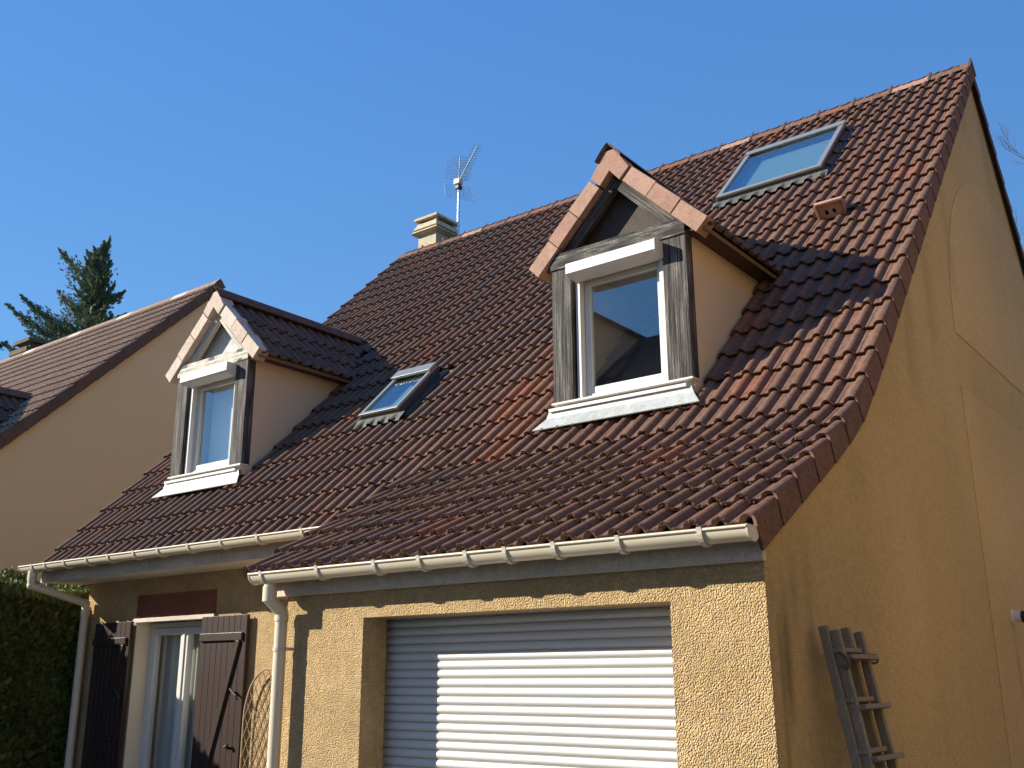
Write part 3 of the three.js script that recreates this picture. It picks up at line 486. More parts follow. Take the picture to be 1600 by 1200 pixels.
// ---- chimney behind the ridge
{
  const x0 = -8.70, x1 = -8.31, z0 = -7.22, z1 = -6.74, c = mesh('chimney', lift(box(x0, x1, 5.6, 7.14, z0, z1)), M.chimney, house);
  const flare = (a, b, y0, y1, e0, e1) => { const g = new THREE.CylinderGeometry(1, 1, 1, 4, 1), p = g.attributes.position; for (let i = 0; i < p.count; i++) { const t = p.getY(i) + 0.5, e = e0 + (e1 - e0) * t, sx = Math.abs(p.getX(i)) < 1e-6 && Math.abs(p.getZ(i)) < 1e-6 ? 0 : 1; const an = Math.atan2(p.getZ(i), p.getX(i)) + Math.PI / 4; p.setXYZ(i, sx ? Math.sign(Math.cos(an)) * ((x1 - x0) / 2 + e) : 0, y0 + (y1 - y0) * t, sx ? Math.sign(Math.sin(an)) * ((z1 - z0) / 2 + e) : 0); } g.translate((x0 + x1) / 2, 0, (z0 + z1) / 2); g.deleteAttribute('normal'); const h = g.toNonIndexed(); h.computeVertexNormals(); return lift(uvBox(h)); };
  mesh('crown_slab', flare(0, 0, 7.09, 7.12, 0.02, 0.1), M.chimney, c); mesh('crown_slab', flare(0, 0, 7.121, 7.165, 0.1, 0.06), M.chimney, c);
  mesh('cowl', flare(0, 0, 7.19, 7.30, 0.065, 0.015), M.chimney, c); mesh('cowl_core', lift(box(x0 + 0.04, x1 - 0.04, 7.14, 7.375, z0 + 0.04, z1 - 0.04)), M.chimneyDark, c);
  for (const [sx, sz] of [[x0 + 0.02, z0 + 0.02], [x1 - 0.02, z0 + 0.02], [x0 + 0.02, z1 - 0.02], [x1 - 0.02, z1 - 0.02]]) mesh('cowl_post', lift(box(sx - 0.025, sx + 0.025, 7.165, 7.375, sz - 0.025, sz + 0.025)), M.chimney, c);
  mesh('cap_slab', flare(0, 0, 7.355, 7.40, 0.06, 0.05), M.chimney, c);
}

// ---- fascias, soffits, gutters, downpipes
mesh('garage_fascia', lift(box(-3.66, 0.018, 0.543, 0.672, 0.003, 0.045, 0.003)), M.fascia, house);
mesh('fascia', lift(box(-8.86, -3.76, 1.015, 1.165, -1.075, -1.045, 0.003)), M.fascia, house);
mesh('soffit', lift(box(-8.86, -3.76, 1.022, 1.04, ZW + 0.002, -1.076)), M.soffit, house);
mesh('soffit_end', lift(extrudeX([[-1.05, 1.02], [-1.05, 1.06], [ZW, 1.55], [ZW, 1.02]], -8.875, -8.861)), M.soffit, house);
mesh('garage_soffit_end', lift(extrudeX([[0.04, 0.54], [0.1, 0.69], [-0.2, 0.85], [-0.2, 0.54]], -3.665, -3.661)), M.fascia, house);
function gutter(name, x0, x1, yc, zc, r, bracketXs) {
  const out = [], inn = []; for (let k = 0; k <= 14; k++) { const a = Math.PI + Math.PI * k / 14; out.push([zc - r * Math.cos(a), yc + r * Math.sin(a)]); inn.unshift([zc - (r - 0.004) * Math.cos(a), yc + (r - 0.004) * Math.sin(a)]); }
  const flip = (l) => l.map(([z, y]) => [2 * zc - z, y]);
  const g = extrudeX([...out, ...inn], x0, x1);
  // smooth the round
  const gm = mergeVertices(g.deleteAttribute('normal').deleteAttribute('uv'), 1e-4); const gs = gm.toNonIndexed(); gs.computeVertexNormals(); { const P = gs.attributes.position, N = gs.attributes.normal; for (let i = 0; i < P.count; i++) { if (Math.abs(N.getX(i)) > 0.9) continue; const dz = P.getZ(i) - zc, dy = P.getY(i) - yc, l = Math.hypot(dz, dy), inner = l < r - 0.002 ? -1 : 1; if (dy < -0.004) N.setXYZ(i, 0, inner * dy / l, inner * dz / l); } }
  const m = mesh(name, lift(uvBox(gs)), M.gutter, house);
  mesh('lip', lift(rod(V(x0, yc + 0.002, zc + r + 0.003), V(x1, yc + 0.002, zc + r + 0.003), 0.0085)), M.gutter, m);
  for (const x of [x0, x1]) { const e = []; for (let k = 0; k <= 14; k++) { const a = Math.PI + Math.PI * k / 14; e.push([zc + (r + 0.005) * Math.cos(a), yc + (r + 0.005) * Math.sin(a)]); } e.push([zc + r + 0.005, yc + 0.012], [zc - r - 0.005, yc + 0.012]); mesh('end_cap', lift(extrudeX(e, x - 0.006, x + 0.006, [], 0.002)), M.gutter, m); }
  for (const x of bracketXs) { const a = [], b = []; for (let k = 0; k <= 12; k++) { const t = Math.PI * 0.94 + Math.PI * 1.06 * k / 12; a.push([zc + (r + 0.012) * Math.cos(t), yc + (r + 0.012) * Math.sin(t)]); b.unshift([zc + (r + 0.001) * Math.cos(t), yc + (r + 0.001) * Math.sin(t)]); } a.push([zc + r + 0.016, yc + 0.016]); mesh('bracket', lift(extrudeX([...a, ...b], x - 0.013, x + 0.013)), M.bracket, m); }
  return m;
}
gutter('garage_gutter', -3.63, 0.045, 0.683, 0.20, 0.063, [-3.5, -2.945, -2.428, -2.054, -1.691, -1.407, -1.074, -0.67, -0.201]);
gutter('gutter', -8.98, -3.80, 1.176, -0.905, 0.063, [-8.707, -8.445, -8.066, -7.643, -7.25, -6.81, -6.413, -5.946, -5.468, -4.967, -4.395]);
function smoothPipe(points, r) { const path = new THREE.CurvePath(); for (let i = 1; i < points.length; i++) path.add(new THREE.LineCurve3(points[i - 1], points[i])); return points.slice(1).map((p, i) => rod(points[i], p, r, 20)); }
function pipe(name, pts, r, collars) {
  const segs = smoothPipe(pts, r); const knees = pts.slice(1, -1).map((p) => new THREE.SphereGeometry(r * 1.06, 16, 12).translate(p.x, p.y, p.z));
  const m = mesh(name, lift(join([...segs, ...knees])), M.gutter, house);
  for (const [a, b] of collars) mesh('collar', lift(rod(a, b, r * 1.14, 20)), M.gutter, m);
  return m;
}
const dp1 = pipe('downpipe', [V(-3.485, 0.63, 0.19), V(-3.485, 0.52, 0.19), V(-3.475, 0.43, 0.085), V(-3.475, -EYE, 0.085)], 0.042, [[V(-3.485, 0.60, 0.19), V(-3.485, 0.50, 0.19)], [V(-3.475, 0.42, 0.085), V(-3.475, 0.375, 0.085)]]);
for (const y of [0.19, -0.9]) { mesh('pipe_clip', lift(rod(V(-3.475, y - 0.012, 0.085), V(-3.475, y + 0.012, 0.085), 0.047, 20)), M.bracket, dp1); mesh('clip_screw', lift(box(-3.43, -3.41, y - 0.01, y + 0.01, 0.02, 0.085)), M.bracket, dp1); }
const dp2 = pipe('downpipe', [V(-8.79, 1.13, -0.905), V(-8.79, 0.97, -0.905), V(-8.60, 0.80, -1.45), V(-8.60, -EYE, -1.45)], 0.042, [[V(-8.79, 1.12, -0.905), V(-8.79, 1.02, -0.905)], [V(-8.60, 0.72, -1.45), V(-8.60, 0.66, -1.45)]]);
for (const y of [0.2, -0.9]) mesh('pipe_clip', lift(rod(V(-8.6, y - 0.012, -1.45), V(-8.6, y + 0.012, -1.45), 0.047, 20)), M.bracket, dp2);

// ---- garage roller door
{
  const zs = -0.30, pit = 0.0537, prof = [[zs - 0.012, 0], [zs, 0.001]];
  const pts = [[zs - 0.016, 0.0], [zs - 0.006, 0.0015], [zs - 0.001, 0.006], [zs + 0.003, 0.014], [zs + 0.0045, 0.027], [zs + 0.003, 0.040], [zs - 0.001, 0.048], [zs - 0.006, 0.0525], [zs - 0.016, 0.0535]];
  const door = mesh('roller_door', lift(box(-2.95, -0.36, 0.42, 0.46, zs - 0.10, zs + 0.02)), M.shutterSlat, house);
  let g = extrudeX(pts, -2.88, -0.43); { const P = g.attributes.position, N = g.attributes.normal; for (let i = 0; i < P.count; i++) if (Math.abs(N.getX(i)) < 0.5 && P.getZ(i) > zs - 0.0155) { const t = (P.getY(i) - 0.027) / 0.0267; N.setXYZ(i, 0, Math.sin(t * 1.25), Math.cos(t * 1.25)); } }
  for (let k = 0; k < 38; k++) { const s = mesh('slat', g, M.shutterSlat, door); s.position.set(0, EYE + 0.425 - (k + 1) * pit, 0); }
  for (const x of [-2.915, -0.395]) mesh('guide', lift(box(x - 0.04, x + 0.04, -EYE, 0.42, zs - 0.03, zs + 0.012)), M.aluDark, door);
  mesh('box_back', lift(box(-2.95, -0.36, -EYE, 0.46, zs - 0.14, zs - 0.12)), M.inner, door);
  mesh('box_top', lift(box(-2.95, -0.36, 0.46, 0.48, zs - 0.14, -0.216)), M.inner, door);
  for (const [a, b] of [[-2.97, -2.951], [-0.359, -0.34]]) mesh('box_side', lift(box(a, b, -EYE, 0.48, zs - 0.14, -0.216)), M.inner, door);
}

// ---- French window with its shutters
{
  const wl = -7.71, wr = -6.44, wt = 0.58, zb = ZW - 0.2, H0 = -EYE + 0.05;
  mesh('lintel_panel', lift(box(-7.72, -6.385, 0.612, 0.845, ZW - 0.01, ZW + 0.012, 0.004)), M.lintel, house);
  mesh('drip_board', lift(box(-7.735, -6.375, 0.566, 0.609, ZW - 0.05, ZW + 0.03, 0.004)), M.fascia, house);
  mesh('reveal_lining', lift(box(wl + 0.001, wl + 0.012, -EYE, wt - 0.002, zb, ZW + 0.004)), M.reveal, house);
  const ring = (a, b, c, d, i, j, z0, z1) => extrudeZ([[a, c], [b, c], [b, d], [a, d]], z0, z1, [[[a + i, c + j], [a + i, d - j], [b - i, d - j], [b - i, c + j]]], 0.004);
  const win = mesh('french_window', lift(ring(wl + 0.012, wr, H0, wt - 0.014, 0.055, 0.055, zb - 0.03, zb + 0.035)), M.pvc, house), mid = (wl + wr) / 2;
  for (const [a, b] of [[wl + 0.07, mid - 0.002], [mid + 0.002, wr - 0.058]]) {
    const s = mesh('sash', lift(ring(a, b, H0 + 0.058, wt - 0.072, 0.062, 0.07, zb - 0.02, zb + 0.05)), M.pvc, win);
    mesh('pane', lift(box(a + 0.06, b - 0.06, H0 + 0.12, wt - 0.14, zb + 0.01, zb + 0.016)), M.clearGlass, win);
  }
  mesh('meeting_strip', lift(box(mid - 0.02, mid + 0.02, H0 + 0.06, wt - 0.075, zb + 0.052, zb + 0.064, 0.003)), M.pvc, win);
  const g = new THREE.PlaneGeometry(1.16, 2.1, 120, 1), p = g.attributes.position; for (let i = 0; i < p.count; i++) { const x = p.getX(i); p.setZ(i, 0.018 * Math.sin(x * 42 + Math.sin(x * 9) * 1.5) + 0.006 * Math.sin(x * 103)); } g.computeVertexNormals();
  mesh('curtain', lift(g.translate(mid, wt - 0.14 - 1.05, zb - 0.12)), M.curtain, win);
  mesh('room_back', lift(box(wl - 0.3, wr + 0.3, -EYE, 0.9, zb - 1.3, zb - 1.25)), M.inner, win);
  const leaf = (x0, x1, label) => {
    const t0 = ZW + 0.028, w = (x1 - x0) / 8, top = 0.58, bot = -EYE + 0.06;
    const lf = mesh('shutter', lift(box(x0 + 0.004, x1 - 0.004, bot + 0.01, top - 0.01, t0 + 0.004, t0 + 0.014)), M.shutter, house);
    for (let k = 0; k < 8; k++) mesh('plank', lift(box(x0 + k * w + 0.0015, x0 + (k + 1) * w - 0.0015, bot, top, t0 + 0.0145, t0 + 0.032, 0.003)), M.shutter, lf);
    for (const y of [0.345, -1.33]) mesh('batten', lift(box(x0 + 0.012, x1 - 0.03, y, y + 0.075, t0 + 0.0325, t0 + 0.058, 0.006)), M.shutter, lf);
    const a = V(x1 - 0.09, 0.345, t0 + 0.045), b = V(x0 + 0.09, -1.26, t0 + 0.045); mesh('brace', lift(beam(a, b, 0.06, 0.024, V(0, 0, 1), 0.004)), M.shutter, lf);
    mesh('edge_trim', lift(box(x1 - 0.0012, x1 + 0.01, bot, top, t0, t0 + 0.034, 0.002)), M.shutter, lf);
    mesh('latch', lift(join([rod(V(x1 - 0.1, -0.12, t0 + 0.03), V(x1 - 0.1, -0.12, t0 + 0.075), 0.008), rod(V(x1 - 0.13, -0.09, t0 + 0.07), V(x1 - 0.03, -0.15, t0 + 0.075), 0.009), rod(V(x1 - 0.03, -0.15, t0 + 0.075), V(x1 - 0.02, -0.19, t0 + 0.07), 0.011)])), M.iron, lf);
    mesh('bolt', lift(join([rod(V(x1 - 0.19, -0.60, t0 + 0.045), V(x1 - 0.1, -0.60, t0 + 0.045), 0.01), new THREE.SphereGeometry(0.02, 10, 8).translate(x1 - 0.12, -0.59, t0 + 0.07)])), M.iron, lf);
    lf.userData.label = label; return lf;
  };
  leaf(-6.515, -5.83, 'open plank shutter beside the wicker trellis'); leaf(-8.395, -7.735, 'open plank shutter beside the hedge');
}

// ---- pipe stub that comes out of the gable
{
  const z = -5.08, y = 0.487, m = mesh('flue_pipe', lift(rod(V(-0.02, y, z), V(0.30, y, z), 0.048, 24)), M.pvc, house);
  mesh('wall_collar', lift(rod(V(0.0, y, z), V(0.022, y, z), 0.064, 24)), M.reveal, m); mesh('end_ring', lift(rod(V(0.085, y, z), V(0.2, y, z), 0.0495, 24)), M.black, m);
}

// ================================================================== things by the house
// aerial
{
  const base = [-8.05, 6.3 + EYE, -7.0], a = thing('television_aerial', 'tall thin metal television aerial on a mast beside the chimney', 'aerial', undefined, base);
  const T = (x, y, z) => V(x + 8.05, y - 6.3, z + 7.0), sub = (n, g, m, p = a) => mesh(n, g, m, p);
  sub('mast', rod(T(-8.05, 6.3, -7), T(-8.05, 8.02, -7), 0.021, 12), M.mast);
  sub('junction_box', new RoundedBoxGeometry(0.13, 0.11, 0.11, 2, 0.02).translate(0, 1.70, 0.01), M.pvc); sub('clamp', new RoundedBoxGeometry(0.08, 0.07, 0.1, 1, 0.01).translate(0, 1.60, 0), M.iron);
  const yagi = (from, to, n, len, name) => {
    const d = to.clone().sub(from), side = V().crossVectors(d.clone().normalize(), V(0, 1, 0)).normalize(), b = sub(name, rod(from, to, 0.013, 8), M.mast);
    for (let k = 0; k < n; k++) { const c = from.clone().addScaledVector(d, 0.1 + 0.88 * k / (n - 1)), l = len * (1 - 0.25 * k / n); sub('element', rod(c.clone().addScaledVector(side, -l), c.clone().addScaledVector(side, l), 0.0032, 5), M.thinRod, b); }
  };
  yagi(T(-8.05, 8.0, -7), T(-7.08, 8.06, -6.33), 15, 0.11, 'boom'); yagi(T(-8.05, 8.0, -7), T(-7.9, 8.36, -6.86), 9, 0.15, 'upper_boom');
  const fwd = V(0.97, 0, 0.67).normalize(), side = V().crossVectors(fwd, V(0, 1, 0)).normalize();
  for (const s of [-1, 1]) { const c = T(-8.05, 8.0, -7).addScaledVector(fwd, -0.06), up = V(0, s, 0).addScaledVector(fwd, 0.35).normalize(); const rods = []; for (let k = 0; k < 9; k++) { const q = c.clone().addScaledVector(up, 0.07 + k * 0.036); rods.push(rod(q.clone().addScaledVector(side, -0.24), q.clone().addScaledVector(side, 0.24), 0.0022, 4)); } for (const e of [-0.24, -0.08, 0.08, 0.24]) rods.push(rod(c.clone().addScaledVector(up, 0.05).addScaledVector(side, e), c.clone().addScaledVector(up, 0.37).addScaledVector(side, e), 0.003, 4)); sub('reflector', join(rods), M.thinRod); }
}
// wooden ladder: two sections, one lying on the other, leaning on the gable
{
  const L = thing('ladder', 'grey weathered wooden double ladder leaning against the gable', 'ladder', undefined, [0.45, 0, -0.7]);
  const foot = V(0.45, 0, -0.7), slope = (0.175 - 0.061) / 0.68, T = (x, y, z) => V(x - foot.x, y + EYE - foot.y, z - foot.z);
  const xAt = (y, off) => 0.066 + (0.25 - y) * slope + off, up = V(-slope, 1, 0).normalize();
  const section = (off, z0, z1, topY, rungs, past) => {
    for (const z of [z0, z1]) mesh('rail', beam(T(xAt(-EYE, off), -EYE, z), T(xAt(topY, off), topY, z), 0.042, 0.048, V(1, 0, 0), 0.007), M.ladder, L);
    for (const y of rungs) mesh('rung', beam(T(xAt(y, off) + 0.03, y, z0 + 0.012), T(xAt(y, off) + 0.03, y, z1 - past), 0.062, 0.026, up, 0.006), M.ladder, L);
  };
  section(0.0, -0.535, -0.85, 0.25, [0.125, -0.12, -0.365, -0.61, -0.855, -1.1, -1.345], 0.0); section(0.048, -0.56, -0.90, 0.228, [0.092, -0.153, -0.398, -0.643, -0.888, -1.133, -1.378], 0.05);
  mesh('hook', tube([T(xAt(0.11, 0.05), 0.12, -0.535), T(xAt(0.08, 0.085), 0.085, -0.53), T(xAt(0.05, 0.08), 0.04, -0.535), T(xAt(0.04, 0.04), 0.05, -0.535)], 0.009, 8), M.rust, L);
  mesh('hook', tube([T(xAt(0.1, 0.07), 0.11, -0.92), T(xAt(0.09, 0.1), 0.10, -0.945), T(xAt(0.06, 0.09), 0.07, -0.945), T(xAt(0.06, 0.06), 0.065, -0.92)], 0.007, 8), M.rust, L);
}
// wicker trellis by the shutter
{
  const x0 = -5.78, x1 = -5.16, ytop = 0.085, z = ZW + 0.06, tr = thing('trellis', 'arched wicker trellis standing against the ochre wall beside the shutter', 'trellis', undefined, [(x0 + x1) / 2, 0, z]);
  const cx = (x0 + x1) / 2, hw = (x1 - x0) / 2, T = (x, y, dz = 0) => V(x - cx, y + EYE, dz), lim = (x) => { const q = (x - cx) / hw; return Math.abs(q) >= 1 ? -9 : ytop - 0.45 + 0.45 * Math.sqrt(1 - q * q); };
  const arch = []; for (let k = 0; k <= 20; k++) { const t = Math.PI * k / 20; arch.push(T(cx - hw * Math.cos(t), ytop - 0.45 + 0.45 * Math.sin(t))); }
  mesh('rim', tube([T(x0, -EYE), T(x0, -0.9), ...arch, T(x1, -0.9), T(x1, -EYE)], 0.009, 8, 80), M.trellis, tr);
  for (const s of [-1, 1]) for (let k = -9; k < 14; k++) {
    const y0 = -EYE + k * 0.16; let a = null, b = null;
    for (let i = 0; i <= 60; i++) { const x = s > 0 ? x0 + (x1 - x0) * i / 60 : x1 - (x1 - x0) * i / 60, y = y0 + (i / 60) * (x1 - x0) * 1.9; if (y > -EYE && y < lim(x)) { a ??= [x, y]; b = [x, y]; } }
    if (a && Math.abs(b[0] - a[0]) > 0.05) mesh('cane', rod(T(a[0], a[1], s * 0.006), T(b[0], b[1], s * 0.006), 0.0042, 6), M.trellis, tr);
  }
}

// ---- foliage: flat sprays of scale leaves, many small faces
function sprayGeo(seed, len, wid, n) {
  const r = rng(seed), P = [], U = [];
  const leaf = (o, d, side, l, w) => { const a = o, b = o.clone().addScaledVector(d, l * 0.5).addScaledVector(side, w), c = o.clone().addScaledVector(d, l), e = o.clone().addScaledVector(d, l * 0.5).addScaledVector(side, -w); for (const q of [a, b, c, a, c, e]) { P.push(q.x, q.y, q.z); U.push(q.x, q.y); } };
  const main = V(0, 1, 0); leaf(V(), main, V(1, 0, 0), len, wid * 0.12);
  for (let k = 0; k < n; k++) { const t = 0.12 + 0.85 * k / n, s = k % 2 ? 1 : -1, o = V(0, len * t, 0), d = V(s * (0.75 + r() * 0.3), 0.75 + r() * 0.4, (r() - 0.5) * 0.5).normalize(); leaf(o, d, V(d.y, -d.x, 0).normalize(), len * (0.52 - 0.32 * t) * (0.8 + r() * 0.4), wid * 0.13); }
  const g = new THREE.BufferGeometry(); g.setAttribute('position', new THREE.Float32BufferAttribute(P, 3)); g.setAttribute('uv', new THREE.Float32BufferAttribute(U, 2)); g.computeVertexNormals(); return g;
}
const leafMat = (c) => new THREE.MeshPhysicalMaterial({ color: lin(1, 1, 1), roughness: 0.85, transmission: 0.25, thickness: 0 });
M.leaf = new THREE.MeshPhysicalMaterial({ color: lin(1, 1, 1), roughness: 0.75, transmission: 0.22, thickness: 0 });
function instanced(name, geo, list, parent) { const im = new THREE.InstancedMesh(geo, M.leaf, list.length); list.forEach(({ m, c }, i) => { im.setMatrixAt(i, m); im.setColorAt(i, c); }); im.name = name; im.castShadow = im.receiveShadow = true; im.userData.kind = 'stuff'; parent.add(im); return im; }
const faceAlong = (d, spin) => new THREE.Quaternion().setFromUnitVectors(V(0, 1, 0), d.clone().normalize()).multiply(new THREE.Quaternion().setFromAxisAngle(V(0, 1, 0), spin));

// clipped conifer hedge between the two houses
{
  const x0 = -10.3, x1 = -9.02, z0 = -7, z1 = 3.5, top = 0.97 + EYE, h = thing('hedge', 'tall clipped green conifer hedge beside the house corner', 'hedge', undefined, [(x0 + x1) / 2, 0, -1]);
  const cx = (x0 + x1) / 2, core = new THREE.BoxGeometry(x1 - x0 - 0.24, top - 0.12, z1 - z0 - 0.2, 6, 8, 30), p = core.attributes.position, r = rng(301);
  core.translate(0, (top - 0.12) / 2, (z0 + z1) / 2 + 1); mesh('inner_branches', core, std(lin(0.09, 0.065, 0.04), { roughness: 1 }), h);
  const list = [], add = (o, n) => { const d = n.clone().multiplyScalar(0.7).add(V((r() - 0.5) * 0.9, 0.55 + (r() - 0.5) * 0.7, (r() - 0.5) * 0.9)), s = 0.7 + r() * 0.7, g = 0.7 + r() * 0.6, y = r();
    list.push({ m: new THREE.Matrix4().compose(o, faceAlong(d, r() * 6.28), V(s, s, s)), c: lin(0.10 * g + y * 0.05, 0.135 * g + y * 0.04, 0.03 * g) }); };
  for (let k = 0; k < 52000; k++) { const z = z0 + r() * (5.2), y = 0.1 + r() * (top - 0.1), b = 0.05 * Math.sin(z * 3 + y * 2.2) + 0.04 * Math.sin(y * 5 - z * 4); add(V(x1 - cx - 0.14 + b + r() * 0.08, y - 0.06, z + 1 + (z > -99 ? 3.2 : 0)), V(1, 0, 0)); }
  for (let k = 0; k < 26000; k++) { const z = z0 + 3.2 + r() * 5.2, x = x0 + r() * (x1 - x0); add(V(x - cx, top - 0.14 + r() * 0.1 + 0.04 * Math.sin(z * 4 + x * 3), z + 1), V(0, 1, 0)); }
  for (let k = 0; k < 9000; k++) { const z = z0 + r() * (z1 - z0), f = r(); add(f < 0.5 ? V(x1 - cx - 0.08, r() * top, z + 1) : V((r() - 0.5) * (x1 - x0), top - 0.1, z + 1), f < 0.5 ? V(1, 0, 0) : V(0, 1, 0)); }
  for (let k = 0; k < 9000; k++) { const q = r(), z = z0 + 3.2 + r() * 4.5, lump = 0.06 * Math.sin(z * 5) + 0.05 * Math.sin(z * 11 + 1); add(V(x1 - cx - 0.06 - q * 0.5, top - 0.16 + (0.08 + lump * 0.6 + 0.12 * r()) * (0.4 + q), z + 1), V(0.25, 1, 0)); }
  instanced('foliage', sprayGeo(5, 0.075, 0.075, 8), list, h);
}
// conifers behind the neighbour: limbs with drooping feathery sprays
function conifer(name, label, at, H, limbs, seed, tint, group) {
  const t = thing(name, label, 'tree', group, at), r = rng(seed), list = [], wood = [];
  const trunkTop = V(0.15, H * 0.96, 0); mesh('trunk', tube([V(0, 0, 0), V(0.12, H * 0.4, 0.05), V(-0.03, H * 0.75, 0), trunkTop], 0.11, 8, 20), M.bark, t);
  const spray = (o, d, s) => { const k = 0.6 + r() * 0.8, y = r() * 0.35; list.push({ m: new THREE.Matrix4().compose(o, faceAlong(d, r() * 6.28), V(s, s, s)), c: lin(tint[0] * k * (1 + y), tint[1] * k, tint[2] * k) }); };
  for (const [y0, ang, len, rise, dens] of limbs) {
    const o = V(0.05, y0, 0), dir = V(Math.cos(ang), rise, Math.sin(ang)).normalize(), tip = o.clone().addScaledVector(dir, len).add(V(0, len * 0.16, 0)), mid = o.clone().addScaledVector(dir, len * 0.5).add(V(0, -len * 0.05, 0)), c = new THREE.QuadraticBezierCurve3(o, mid, tip);
    wood.push(new THREE.TubeGeometry(c, 6, 0.03, 5));
    const n = Math.round(len * 520 * dens);
    for (let k = 0; k < n; k++) {
      const q = Math.pow(r(), 1.15), p = c.getPoint(q), T = c.getTangent(q), fat = (0.55 * Math.pow(1 - q, 1.2) + 0.035) * Math.min(1, len * 0.6), off = V(r() - 0.5, r() - 0.5, r() - 0.5).multiplyScalar(2.3 * fat * Math.pow(r(), 0.75)); p.add(off);
      spray(p, T.clone().multiplyScalar(1.1).add(off.multiplyScalar(1.2)).add(V((r() - 0.5) * 0.7, 0.12 + r() * 0.35, (r() - 0.5) * 0.7)), (0.75 + r() * 0.6) * (1.05 - 0.45 * q));
      if (k % 7 === 0) spray(p.clone().addScaledVector(off, 0.35), T.clone().add(off.clone().multiplyScalar(1.5)).add(V(0, 0.2, 0)), (1.1 + r() * 0.7) * (1 - 0.4 * q));
    }
  }
  mesh('limbs', join(wood), M.bark, t); instanced('crown', sprayGeo(seed + 1, 0.125, 0.075, 10), list, t); return t;
}
const camR = V(0.792, 0, -0.61);                                          // the way the neighbour's ridge lies across the view
{
  const aL = Math.atan2(0.61, -0.792), aR = Math.atan2(-0.61, 0.792), base = [-27.6, 0, -11.6], H = 13.9 + EYE, Y = (y) => y + EYE, r = rng(44);
  const limbs = [[Y(12.3), aL, 1.75, 0.75, 0.8], [Y(11.1), aL + 0.25, 1.7, 0.62, 1.2], [Y(10.3), aL - 0.2, 2.5, 0.5, 1.2], [Y(10.0), aL, 3.1, 0.42, 1.0], [Y(9.6), aL + 0.1, 2.3, 0.4, 1.2], [Y(9.2), aL, 2.9, 0.25, 0.9], [Y(11.7), aR, 0.95, 0.3, 1.5], [Y(10.8), aR, 1.05, 0.35, 1.4], [Y(10.0), aR + 0.2, 1.1, 0.35, 1.3], [Y(9.4), aR, 1.0, 0.3, 1.3], [Y(9.4), aR - 0.3, 1.2, 0.2, 1.2]];
  for (let k = 0; k < 34; k++) limbs.push([Y(8.8 + k * 0.13), r() * 6.28, 1.35 - k * 0.025, 0.75, 0.8]);
  for (let k = 0; k < 7; k++) limbs.push([Y(12.2 + k * 0.2), r() * 6.28, 0.75 - k * 0.06, 1.7, 1.6]);
  limbs.push([Y(13.2), aR, 0.75, 3, 1.0]);
  for (let k = 0; k < 10; k++) limbs.push([4 + k * 0.7, r() * 6.28, 2.2, 0.4, 0.5]);
  conifer('conifer_tree', 'tall ragged dark green conifer behind the neighbouring roof', base, H, limbs, 400, [0.10, 0.155, 0.07]);
  const small = (n) => { const q = []; for (let k = 0; k < n; k++) q.push([Y(9.5 + k * 0.22), r() * 6.28, 1.5 - k * 0.08, 0.5, 1.0]); return q; };
  conifer('conifer_tree', 'conifer whose low tip shows above the neighbouring ridge beside the dormer', [-30.2, 0, -15.2], 13.0 + EYE, [...small(10), [Y(12.2), aR, 1.9, 0.25, 0.8], [Y(12.0), aR, 1.2, 0.3, 1.0], [Y(11.9), aL, 0.9, 0.3, 1.0]], 410, [0.05, 0.075, 0.036]);
  conifer('conifer_tree', 'dark conifer beyond the neighbouring chimney', [-33.4, 0, -10.6], 12.0 + EYE, [...small(12), [Y(11.2), aR, 0.7, 0.8, 1.2]], 420, [0.045, 0.075, 0.035]);
}
// leafless tree behind the house on the gable side
{
  const t = thing('bare_tree', 'leafless tree with fine grey twigs behind the gable', 'tree', undefined, [-0.4, 0, -23.2]), r = rng(510), parts = [], twigs = [];
  mesh('trunk', tube([V(0, 0, 0), V(0.1, 6, 0), V(0, 13.2, 0.1)], 0.12, 8, 12), M.bark, t);
  const grow = (o, d, l, rad, k) => { const e = o.clone().addScaledVector(d, l); (k > 1 ? parts : twigs).push(new THREE.CylinderGeometry(rad * 0.65, rad, l, 5).applyQuaternion(new THREE.Quaternion().setFromUnitVectors(V(0, 1, 0), d)).translate((o.x + e.x) / 2, (o.y + e.y) / 2, (o.z + e.z) / 2)); if (!k) return; const n = k > 1 ? 3 : 4; for (let i = 0; i < n; i++) grow(o.clone().addScaledVector(d, l * (0.45 + 0.55 * (i + 1) / n)), d.clone().add(V((r() - 0.5) * 1.3, (r() - 0.25) * 0.7, (r() - 0.5) * 1.3)).normalize(), l * (0.55 + r() * 0.2), rad * 0.62, k - 1); };
  for (let k = 0; k < 9; k++) grow(V(0, 8.6 + k * 0.5, 0), V(Math.cos(k * 2.4), 0.9, Math.sin(k * 2.4)).normalize(), 2.0, 0.022, 4);
  mesh('limbs', join(parts), M.bark, t); mesh('twigs', join(twigs), M.bark, t).userData.kind = 'stuff';
}

